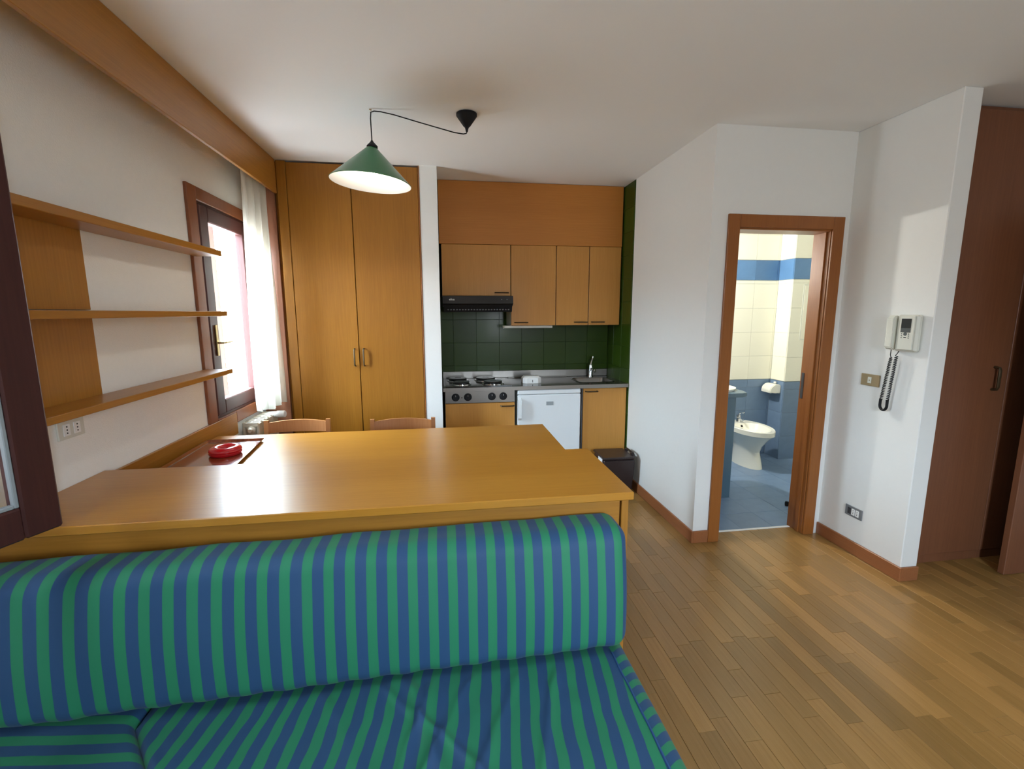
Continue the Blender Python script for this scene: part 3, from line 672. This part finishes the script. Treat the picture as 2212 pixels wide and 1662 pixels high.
bm = nb(); prism(bm, [(KF-0.022, 0.615), (KF-0.052, 0.64), (KF-0.056, 0.72), (KF-0.052, 0.795), (KF-0.022, 0.815)], 0.626, 0.655, lambda a, b, z: (z, a, b)); obj('handle', bm, M['enamel'], fd)
obj('badge', box(0.878, 0.942, KF-0.0245, KF-0.022, 0.742, 0.775, 0.0005), M['sink_grey'], fd)
obj('toe_plate', box(0.63, 1.184, KF+0.0, KF+0.028, 0.0, 0.095, 0.002), M['dgrey'], fr)
# tissue box
tx = thing('carton', (0.79, 4.15, 0.92), 'small white faceted carton standing on the worktop', 'box')
bm = nb(); prism(bm, [(0.700, 4.085), (0.735, 4.06), (0.835, 4.06), (0.868, 4.085), (0.868, 4.175), (0.835, 4.20), (0.735, 4.20), (0.700, 4.175)], 0.9155, 0.962)
obj('carton_body', bm, M['white'], tx)
bm = nb(); prism(bm, [(0.703, 4.087), (0.737, 4.064), (0.833, 4.064), (0.865, 4.087), (0.865, 4.173), (0.833, 4.196), (0.737, 4.196), (0.703, 4.173)], 0.962, 0.963)
c0 = [v_ for v_ in bm.verts if v_.co.z > 0.9625]
for v_ in c0: v_.co.x = 0.785+(v_.co.x-0.785)*0.78; v_.co.y = 4.13+(v_.co.y-4.13)*0.7; v_.co.z = 0.978
obj('carton_top', bm, M['white'], tx)
obj('printed_mark', box(0.783, 0.788, 4.0585, 4.0598, 0.925, 0.948, 0.0), M['dark'], tx)
# faucet
fa = thing('faucet', (1.43, 4.40, 0.915), 'chrome mixer tap behind the sink', 'tap')
bm = nb(); lathe(bm, [(0.026, 0), (0.024, 0.01), (0.020, 0.02), (0.021, 0.11), (0.017, 0.125)], (1.430, 4.385, 0.9155), 20); obj('tap_body', bm, M['chrome'], fa)
bm = nb(); tube(bm, [(1.430, 4.38, 0.985), (1.422, 4.32, 1.005), (1.41, 4.24, 1.012), (1.408, 4.20, 1.005), (1.408, 4.19, 0.99)], [0.013, 0.012, 0.011, 0.011, 0.010], 12); obj('spout', bm, M['chrome'], fa)
bm = nb(); tube(bm, [(1.430, 4.385, 1.041), (1.436, 4.387, 1.065), (1.45, 4.392, 1.105)], [0.012, 0.010, 0.008], 10); lathe(bm, [(0.009, 0), (0.011, 0.012), (0.006, 0.024)], (1.452, 4.392, 1.10), 12); tube(bm, [(1.445, 4.388, 1.075), (1.51, 4.40, 1.085)], 0.0035, 6); obj('lever', bm, M['chrome'], fa)
# bin
bi = thing('waste_bin', (1.445, 3.72, 0), 'dark brown plastic waste bin in front of the sink cabinet', 'bin')
bm = nb()
def tap(bm, x0, x1, y0, y1, z0, z1, ins, bev=0.012):
    b = box(x0, x1, y0, y1, z0, z1, bev)
    for q in b.verts:
        t = 1-(q.co.z-z0)/(z1-z0); q.co.x += ins*t*(1 if q.co.x < (x0+x1)/2 else -1); q.co.y += ins*t*(1 if q.co.y < (y0+y1)/2 else -1)
    me = bpy.data.meshes.new('tmp'); b.to_mesh(me); b.free(); bm.from_mesh(me); bpy.data.meshes.remove(me)
tap(bm, 1.305, 1.590, 3.60, 3.86, 0.0, 0.315, 0.018)
obj('bin_body', bm, M['bin'], bi)
obj('lid', box(1.300, 1.575, 3.595, 3.865, 0.316, 0.338, 0.008), M['bin'], bi)
bm = nb(); tube(bm, [(1.582, 3.63, 0.30), (1.588, 3.635, 0.335), (1.588, 3.66, 0.352), (1.588, 3.80, 0.352), (1.588, 3.825, 0.335), (1.582, 3.83, 0.30)], 0.009, 8)
for yy in (3.66, 3.79): bx(bm, 1.568, 1.592, yy-0.014, yy+0.014, 0.325, 0.356, 0.004)
obj('carry_handle', bm, M['bin'], bi)
bm = nb(); vs = [(1.302, 3.62, 0.322), (1.268, 3.60, 0.265), (1.262, 3.66, 0.20), (1.302, 3.72, 0.325), (1.285, 3.63, 0.19), (1.300, 3.61, 0.24), (1.304, 3.70, 0.20), (1.275, 3.64, 0.300)]
v4 = [bm.verts.new(p) for p in vs]; bmesh.ops.convex_hull(bm, input=v4)
tag(obj('bin_bag', bm, M['bag'], bi), 'white bag corner folded over the rim')

# ------------------------------------------------------------------ pendant lamp
HX, HY = -0.363, 2.824
pl = thing('pendant_lamp', (HX, HY, 2.25), 'green cone pendant lamp hung off-centre from a ceiling hook', 'lamp')
bm = nb(); lathe(bm, [(0.006, 0), (0.008, 0.012), (0.011, 0.022), (0.020, 0.030), (0.058, 0.083), (0.058, 0.094), (0.05, 0.0955)], (0.160, 2.81, 2.553), 36)
tag(obj('canopy', bm, M['black'], pl), 'black conical ceiling rose')
bm = nb(); lathe(bm, [(0.030, 0), (0.030, 0.004)], (0.160, 2.81, 2.646), 24); obj('rose_rim', bm, M['brass'], pl)
cord = [(0.160, 2.81, 2.556), (0.157, 2.81, 2.545), (0.140, 2.81, 2.541), (0.09, 2.812, 2.547), (0.0, 2.815, 2.568), (-0.12, 2.82, 2.597), (-0.24, 2.823, 2.626), (-0.31, 2.824, 2.638), (-0.345, 2.824, 2.639), (-0.362, 2.824, 2.632), (-0.365, 2.824, 2.60), (-0.363, 2.824, 2.50), (HX, HY, 2.468)]
bm = nb(); tube(bm, cord, 0.0032, 8); obj('cord', bm, M['black'], pl)
bm = nb(); tube(bm, [(-0.364, 2.824, 2.649), (-0.362, 2.824, 2.643), (-0.352, 2.824, 2.636), (-0.356, 2.824, 2.631), (-0.366, 2.824, 2.633)], 0.0022, 6); lathe(bm, [(0.007, 0), (0.006, 0.003)], (-0.364, 2.824, 2.6465), 12); obj('ceiling_hook', bm, M['chrome'], pl)
ZS = 2.262; RS = 0.220; ZT = 2.452
def tilt(o, a=math.radians(4.0)):
    P = Vector((HX, HY, ZT+0.03)); R_ = Matrix.Rotation(a, 3, 'Y'); c = WLOC[o.name]
    for q in o.data.vertices: q.co = R_ @ (q.co + c - P) + P - c
bm = nb(); lathe(bm, [(RS, ZS), (RS+0.001, ZS+0.003), (0.024, ZT)], (HX, HY, 0), 64, cap0=False, cap1=True)
tilt(obj('shade', bm, M['green_sh'], pl))
bm = nb(); lathe(bm, [(RS-0.0005, ZS), (RS-0.003, ZS+0.001), (0.020, ZT-0.006)], (HX, HY, 0), 64, cap0=False, cap1=True)
tilt(tag(obj('shade_lining', bm, M['shade_in'], pl), 'white inside of the shade'))
bm = nb(); lathe(bm, [(0.026, 0), (0.030, 0.003), (0.030, 0.012), (0.009, 0.034), (0.005, 0.042)], (HX, HY, ZT-0.006), 24)
obj('cap', bm, M['black'], pl)
bm = nb(); lathe(bm, [(0.014, 0), (0.014, -0.05)], (HX, HY, ZT-0.01), 16); obj('lamp_holder', bm, M['white'], pl)
bm = nb(); lathe(bm, [(0.012, 0), (0.014, -0.02), (0.028, -0.045), (0.030, -0.06), (0.022, -0.082), (0.008, -0.09)], (HX, HY, ZT-0.06), 20); obj('bulb', bm, M['bulb'], pl)
ld = bpy.data.lights.new('bulb_light', 'POINT'); ld.energy = LAMP_W; ld.color = (1.0, 0.95, 0.86); ld.shadow_soft_size = 0.03
lo = bpy.data.objects.new('bulb_light', ld); COL.objects.link(lo); lo.parent = pl; lo.location = Vector((HX, HY, ZS+0.085)) - WLOC[pl.name]

# ------------------------------------------------------------------ right side things
def wallx(o_x, y0, y1, z0, z1, t0, t1, bev=0.003): return box(o_x-t1, o_x-t0, y0, y1, z0, z1, bev)
ic = thing('intercom', (XP, 2.26, 1.32), 'white door intercom handset with grey screen on the right wall', 'intercom')
ib = obj('intercom_body', wallx(XP, 2.190, 2.315, 1.325, 1.530, 0.001, 0.034, 0.010), M['cream'], ic)
obj('face_plate', wallx(XP, 2.205, 2.290, 1.335, 1.525, 0.033, 0.042, 0.004), M['cream'], ic)
sc_ = obj('screen', wallx(XP, 2.222, 2.278, 1.455, 1.508, 0.042, 0.0435, 0.0005), M['screen_d'], ic)
obj('screen_surround', wallx(XP, 2.222, 2.278, 1.432, 1.4545, 0.042, 0.0432, 0.0005), M['screen'], ic)
bm = nb()
lathe(bm, [(0.010, 0), (0.009, 0.002)], (XP-0.042, 2.250, 1.424), 16, (-1, 0, 0)); obj('round_button', bm, M['screen'], ic)
for yy in (2.230, 2.270):
    for zz in (1.424, 1.413, 1.402):
        bm = nb(); lathe(bm, [(0.0028, 0), (0.0025, 0.0015)], (XP-0.042, yy, zz), 8, (-1, 0, 0)); obj('button', bm, M['screen_d'], ic)
obj('button', wallx(XP, 2.243, 2.257, 1.402, 1.407, 0.042, 0.0435, 0.0004), M['screen_d'], ic)
bm = nb(); prism(bm, [(0.002, 1.340), (0.030, 1.328), (0.052, 1.345), (0.046, 1.43), (0.052, 1.508), (0.032, 1.527), (0.002, 1.518)], 2.318, 2.362, lambda a, b, z: (XP-a, z, b))
bmesh.ops.bevel(bm, geom=bm.edges[:], offset=0.005, segments=2, affect='EDGES')
tag(obj('handset', bm, M['cream'], ic), 'white handset on the left of the intercom')
bm = nb(); pts = []
ya, yb2, zt_, zb_ = 2.336, 2.292, 1.318, 1.0
xc = XP-0.022
pts += [(xc, 2.338, 1.332), (xc, 2.339, 1.30), (xc, 2.334, 1.285)]
N = 26*10
for i in range(N+1):
    t = i/N; a = t*26*2*math.pi; yy = 2.334+0.030*t; zz = 1.283 - t*(1.283-1.03)
    pts.append((xc+0.007*math.cos(a), yy+0.007*math.sin(a), zz))
for i in range(0, 13):
    a = math.pi*i/12; pts.append((xc, 2.345+0.021*math.cos(a), 1.00-0.028*math.sin(a)))
for i in range(N+1):
    t = i/N; a = t*26*2*math.pi; yy = 2.324-0.022*t; zz = 1.03 + t*(1.293-1.03)
    pts.append((xc+0.007*math.cos(a), yy+0.007*math.sin(a), zz))
pts += [(xc, 2.308, 1.297), (xc, 2.296, 1.315), (xc, 2.290, 1.328)]
tube(bm, pts, 0.0024, 5)
obj('coiled_cord', bm, M['black'], ic)
bm = nb(); tube(bm, [(xc, 2.366, 1.035), (xc, 2.367, 1.0)] + [(xc, 2.345+0.022*math.cos(math.pi*i/12), 1.00-0.028*math.sin(math.pi*i/12)) for i in range(13)] + [(xc, 2.323, 1.0), (xc, 2.324, 1.035)], 0.0075, 8)
obj('cord_loop', bm, M['black'], ic)
sw = thing('light_switch', (XP, 2.465, 1.097), 'tan metal light switch plate left of the intercom cord', 'switch')
obj('plate', wallx(XP, 2.402, 2.527, 1.097, 1.169, 0.001, 0.008, 0.003), M['tan'], sw)
obj('rocker', wallx(XP, 2.453, 2.478, 1.114, 1.152, 0.008, 0.0105, 0.002), M['cream'], sw)
obj('rocker_mark', wallx(XP, 2.462, 2.468, 1.128, 1.136, 0.0105, 0.0112, 0.0), M['tan'], sw)
sk = thing('wall_socket', (XP, 2.47, 0.242), 'grey socket plate low on the wall below the light switch', 'socket')
obj('plate', wallx(XP, 2.411, 2.534, 0.240, 0.308, 0.001, 0.008, 0.003), M['gplate'], sk)
for yy, m_ in ((2.501, M['dgrey']), (2.472, M['white']), (2.443, M['white'])):
    mo = obj('socket_module', wallx(XP, yy-0.012, yy+0.012, 0.253, 0.295, 0.008, 0.010, 0.002), m_, sk)
    bm = nb()
    for zz in (0.264, 0.274, 0.284): lathe(bm, [(0.0028, 0), (0.0028, 0.0007)], (XP-0.010, yy, zz), 8, (-1, 0, 0))
    obj('pin_hole', bm, M['dark'], mo)
# closet
cl = thing('closet', (3.4, 2.5, 0), 'dark brown full-height closet recessed behind the right wall', 'closet')
YC = 2.28
obj('body', box(2.70, 4.29, YC+0.03, 2.745, 0.0, ZC-0.004, 0), M['closet'], cl)
obj('plinth', box(2.698, 4.29, YC+0.008, YC+0.029, 0.0, 0.055, 0.001), M['closet'], cl)
for a, b in ((2.700, 3.315), (3.318, 3.93)):
    d = obj('door', box(a, b-0.001, YC, YC+0.022, 0.058, ZC-0.03, 0.002), M['closet'], cl)
    if a < 3:
        bm = nb(); hx = 3.215; tube(bm, [(hx, YC, 1.222), (hx, YC-0.028, 1.218), (hx, YC-0.032, 1.205), (hx, YC-0.032, 1.105), (hx, YC-0.028, 1.092), (hx, YC, 1.088)], 0.008, 8)
        tag(obj('handle', bm, M['handle'], d), 'brown bow handle')
dr = thing('door_2', (3.25, 2.11, 0), 'edge of a brown door leaf at the right of the photo', kind='structure')
dl = obj('leaf', box(3.245, 4.05, 2.092, 2.126, 0.004, 2.10, 0.003), M['closet'], dr)
obj('jamb', box(4.052, 4.29, 2.085, 2.135, 0.0, 2.16, 0.003), M['closet'], dr)

# ------------------------------------------------------------------ bathroom things
bd = thing('bidet', (3.06, 4.22, 0), 'white ceramic bidet in the bathroom doorway', 'bidet')
def ell(bm, cx, cy, z, a_back, a_front, b, n=40, fwd='x'):
    out = []
    for i in range(n):
        t = 2*math.pi*i/n; c = math.cos(t); a = a_front if c > 0 else a_back
        u, w = a*c, b*math.sin(t)*(1.0 if c > 0 else (1+0.12*c*c))
        out.append(bm.verts.new((cx+u, cy+w, z) if fwd == 'x' else (cx+w, cy-u, z)))
    return out
def loft(bm, L, cap0=True, cap1=True):
    for A, B in zip(L, L[1:]):
        n = len(A)
        for i in range(n): bm.faces.new((A[i], A[(i+1) % n], B[(i+1) % n], B[i]))
    if cap0: bm.faces.new(L[0][::-1])
    if cap1: bm.faces.new(L[-1])
BX, BY = 3.06, 4.22
def el(bm, z, ab, af, b, dy=0.0): return ell(bm, BX, BY+dy, z, ab, af, b, 40, 'y')
bm = nb()
L = [el(bm, 0.0, 0.20, 0.215, 0.105), el(bm, 0.02, 0.20, 0.21, 0.102), el(bm, 0.16, 0.18, 0.165, 0.088), el(bm, 0.22, 0.19, 0.185, 0.105), el(bm, 0.29, 0.22, 0.24, 0.15), el(bm, 0.345, 0.245, 0.300, 0.176)]
loft(bm, L, True, True); obj('pedestal', bm, M['ceramic'], bd)
bm = nb()
L = [el(bm, 0.346, 0.25, 0.305, 0.178), el(bm, 0.352, 0.255, 0.318, 0.185), el(bm, 0.396, 0.255, 0.320, 0.186), el(bm, 0.404, 0.250, 0.314, 0.180), el(bm, 0.400, 0.11, 0.285, 0.150), el(bm, 0.350, 0.08, 0.24, 0.122), el(bm, 0.30, 0.05, 0.15, 0.08)]
loft(bm, L, False, True); obj('rim', bm, M['ceramic'], bd)
bm = nb(); lathe(bm, [(0.012, 0), (0.012, 0.003)], (BX-0.01, BY+0.092, 0.372), 12, (0, -0.8, 0.6)); obj('overflow_hole', bm, M['dark'], bd)
bm = nb(); ty = BY+0.17; lathe(bm, [(0.024, 0), (0.020, 0.045), (0.024, 0.05), (0.022, 0.072)], (BX, ty, 0.403), 16); tube(bm, [(BX, ty, 0.436), (BX, ty-0.06, 0.445), (BX, ty-0.10, 0.428)], [0.012, 0.011, 0.010], 10); tube(bm, [(BX, ty, 0.475), (BX+0.01, ty-0.015, 0.50), (BX+0.02, ty-0.06, 0.51)], 0.006, 8)
tag(obj('tap', bm, M['chrome'], bd), 'chrome tap')
ph = thing('paper_holder', (3.42, 4.40, 0.7), 'white covered toilet paper holder above the bidet', 'paper holder')
XS = 3.48
bm = nb(); prism(bm, [(0.0, 0.700), (0.0, 0.790), (0.03, 0.800), (0.08, 0.795), (0.115, 0.765), (0.125, 0.715), (0.118, 0.705), (0.06, 0.712)], 4.33, 4.475, lambda a, b, z: (XS-a, z, b))
bmesh.ops.bevel(bm, geom=bm.edges[:], offset=0.007, segments=2, affect='EDGES'); obj('cover', bm, M['ceramic'], ph, 50)
bm = nb(); lathe(bm, [(0.012, 0), (0.016, 0.008), (0.012, 0.018)], (XS-0.02, 4.40, 0.80), 14); obj('holder_knob', bm, M['ceramic'], ph)
va = thing('washbasin_cabinet', (2.3, 3.6, 0), 'blue washbasin cabinet at the left edge of the bathroom doorway', 'vanity')
obj('cabinet_body', box(1.81, 2.355, 3.42, 3.95, 0.0, 0.858, 0.003), M['blue_lac'], va)
bm = nb(); prism(bm, [(1.81, 3.39), (2.39, 3.39), (2.45, 3.42), (2.475, 3.50), (2.475, 3.82), (2.45, 3.92), (2.39, 3.97), (1.81, 3.97)], 0.861, 0.895)
bmesh.ops.bevel(bm, geom=[e for e in bm.edges], offset=0.006, segments=2, affect='EDGES'); obj('counter', bm, M['blue_lac'], va)
bm = nb(); L = [ell(bm, 2.26, 3.65, 0.896, 0.17, 0.19, 0.19), ell(bm, 2.26, 3.65, 0.915, 0.17, 0.20, 0.20), ell(bm, 2.26, 3.65, 0.915, 0.15, 0.175, 0.175), ell(bm, 2.26, 3.65, 0.90, 0.10, 0.12, 0.12)]
loft(bm, L); obj('basin', bm, M['ceramic'], va)
tag(obj('door_stop', lathe(nb(), [(0.013, 0), (0.015, 0.02), (0.012, 0.035)], (2.705, 3.19, 0.002), 14), M['black']), 'small black door stop on the blue bathroom floor', 'door stop')
ap = thing('access_panel', (3.72, 4.289, 1.25), 'flush cream access panel on the bathroom shaft', 'panel')
obj('panel_frame', box(3.60, 3.86, 4.284, 4.2895, 1.26, 1.82, 0.001), M['cream'], ap)
obj('panel_door', box(3.612, 3.848, 4.281, 4.2838, 1.272, 1.808, 0.001), M['wt'][0], ap)
bl = thing('wall_lamp', (1.85, 4.22, 1.95), 'globe lamp above the washbasin, out of view', 'lamp')
bm = nb(); lathe(bm, [(0.05, 0), (0.05, 0.015), (0.02, 0.02), (0.02, 0.07)], (1.801, 4.22, 1.97), 24, (1, 0, 0)); obj('lamp_base', bm, M['chrome'], bl)
l2 = bpy.data.lights.new('bath_light', 'POINT'); l2.shadow_soft_size = 0.03; l2.energy = BATH_W; l2.color = (1.0, 0.97, 0.90)
lo2 = bpy.data.objects.new('bath_light', l2); COL.objects.link(lo2); lo2.parent = bl; lo2.location = Vector((1.93, 4.22, 1.97)) - WLOC[bl.name]

# ------------------------------------------------------------------ sofa
def grid_axis(h, r, n):
    m = [-h + r*i/4 for i in range(4)]; inner = [-(h-r) + 2*(h-r)*i/n for i in range(n+1)]
    return m + inner + [h - r*i/4 for i in range(3, -1, -1)]
def rbox(c, h, r, n):
    """rounded box surface; c centre, h half sizes"""
    bm = nb(); A = [grid_axis(h[k], r, n[k]) for k in range(3)]; cache = {}
    def V(p):
        key = tuple(round(x, 6) for x in p)
        if key not in cache:
            q = [max(-(h[k]-r), min(h[k]-r, p[k])) for k in range(3)]; d = Vector([p[k]-q[k] for k in range(3)])
            w = Vector(q) + (d.normalized()*r if d.length > 1e-9 else d)
            cache[key] = bm.verts.new(w+Vector(c))
        return cache[key]
    for ax in range(3):
        b, d = (ax+1) % 3, (ax+2) % 3
        for s in (-h[ax], h[ax]):
            for i in range(len(A[b])-1):
                for j in range(len(A[d])-1):
                    P = []
                    for (ii, jj) in ((i, j), (i+1, j), (i+1, j+1), (i, j+1)):
                        p = [0, 0, 0]; p[ax] = s; p[b] = A[b][ii]; p[d] = A[d][jj]; P.append(V(p))
                    if len(set(P)) == 4: bm.faces.new(P)
    return bm
PER = 0.0607
def phase(cx, x_green): return (-(x_green-0.23*PER - cx)/PER) % 1.0
# bolster (back cushion)
bz0, bz1 = 0.420, 0.836; bxa, bxb = -1.375, 0.598
cxb = (bxa+bxb)/2
bm = rbox((cxb, 1.425, (bz0+bz1)/2), ((bxb-bxa)/2, 0.085, (bz1-bz0)/2), 0.05, (110, 4, 22))
for q in bm.verts:
    x_, y_, z_ = q.co; t = (z_-bz0)/(bz1-bz0)
    dy = 0.045*t
    if y_ < 1.43:
        dy += -0.018*math.sin(math.pi*t) + 0.006*(noise.noise(Vector((x_*7, 0, z_*2.5)))) + 0.003*math.sin(x_*55)*max(0, 1-3*t)
    q.co.y = y_+dy
    if z_ > bz1-0.08: q.co.z += 0.006*noise.noise(Vector((x_*5, 3, 0)))
    q.co.y = min(q.co.y - 0.034*(0.6-x_), 1.529)
bo = tag(obj('back_cushion', bm, stripes('fabric_bolster', 'X', PER, phase(cxb, 0.498)), ang=80), 'long green and blue striped back cushion leaning on the sideboard', 'cushion')
sf = thing('sofa', (-0.17, 1.0, 0), 'striped sofa bed with a loose green and blue cover', 'sofa')
obj('sofa_base', box(-1.375, 0.52, 0.52, 1.50, 0.0, 0.217, 0.006), M['beech_x'], sf)
MX0, MX1, MY0, MY1, MZ0, MZ1 = -0.885, 0.590, 0.50, 1.525, 0.227, 0.414
mcx = (MX0+MX1)/2
def wrinkle(p):
    x, y = p.x, p.y
    h = 0.014*noise.noise(Vector((x*3.2+y*1.0, y*2.0, 1.7)))
    for (wx, slope, amp, w) in ((-0.13, 0.35, 0.010, 0.016), (-0.06, -0.25, 0.007, 0.013), (0.06, -0.5, 0.006, 0.014), (0.20, -0.45, 0.007, 0.016), (0.33, -0.35, 0.005, 0.012), (-0.38, 0.6, 0.004, 0.02), (-0.20, 0.9, 0.005, 0.012)):
        d = x - (wx + slope*(1.30-y)) + 0.012*noise.noise(Vector((y*9, wx*7, 0)))
        f = min(1, max(0, (1.34-y)/0.06))*(0.65+0.5*noise.noise(Vector((y*6, wx*11, 2))))
        h += 2.1*amp*math.exp(-(d/(w*1.2))**2)*f
    h += 0.0025*noise.noise(Vector((x*26, y*14, 4)))
    return h
bm = rbox((mcx, (MY0+MY1)/2, (MZ0+MZ1)/2), ((MX1-MX0)/2, (MY1-MY0)/2, (MZ1-MZ0)/2), 0.035, (240, 150, 6))
for q in bm.verts:
    if q.co.z > MZ1-0.04: 
        k = min(1, (q.co.z-(MZ1-0.04))/0.04); q.co.z += wrinkle(q.co)*k - 0.004
    if q.co.x > mcx:
        q.co.x += 0.010*math.sin((q.co.z-MZ0)/(MZ1-MZ0)*math.pi)*1.0 - 0.02*max(0, (1.37-q.co.y))*0.0
    if q.co.z > 0.38 and q.co.y > 1.34: q.co.z = min(q.co.z, 0.4185)
SEAM = 0.536
def split(bm, test):
    b2 = bm.copy()
    bmesh.ops.delete(bm, geom=[f for f in bm.faces if test(f.calc_center_median())], context='FACES')
    bmesh.ops.delete(b2, geom=[f for f in b2.faces if not test(f.calc_center_median())], context='FACES')
    return bm, b2
def miter(y): return 0.78*min(0.28, max(0.0, 1.28-y))
for q in bm.verts: q.co.x += max(0.0, 1-(q.co.x-MX0)/0.45)*miter(q.co.y)
b1, b2 = split(bm, lambda c: c.x > SEAM)
mt = obj('mattress_cover', b1, stripes('fabric_seat', 'X', 0.0605, phase(mcx, 0.505), skew=-0.12, warp=0.03), sf, 80)
bd_ = obj('cover_border', b2, stripes('fabric_border', 'Y', 0.055, 0.3, skew=-0.6, warp=0.02), sf, 80)
tag(bd_, 'side band with crosswise stripes')
bm = nb(); pts = [(SEAM+0.002+0.0008*math.sin(k), 0.56+k*0.024, 0) for k in range(34)]
pp = []
for p in pts:
    vv = Vector((p[0], p[1], 0)); pp.append((p[0], p[1], MZ1-0.003+wrinkle(vv)))
tube(bm, pp, 0.0035, 6)
obj('piping', bm, mat('piping_blue', (0.022, 0.075, 0.215), 0.6), sf)
# chaise cushion at left
bm = rbox((-1.135, 1.01, 0.317), (0.245, 0.51, 0.098), 0.03, (24, 60, 4))
for q in bm.verts:
    if q.co.z > 0.40: q.co.z += 0.006*noise.noise(Vector((q.co.x*3, q.co.y*5, 8)))
    if q.co.y > 1.30: q.co.z = min(q.co.z, 0.4185)
for q in bm.verts: q.co.x += max(0.0, 1+(q.co.x-(-0.89))/0.40)*miter(q.co.y)
bmesh.ops.translate(bm, verts=bm.verts[:], vec=(0.008, 0, 0))
tag(obj('side_cushion', bm, stripes('fabric_side', 'Y', 0.0607, 0.1, skew=0.12, warp=0.02), sf, 80), 'seat section with stripes running crosswise')
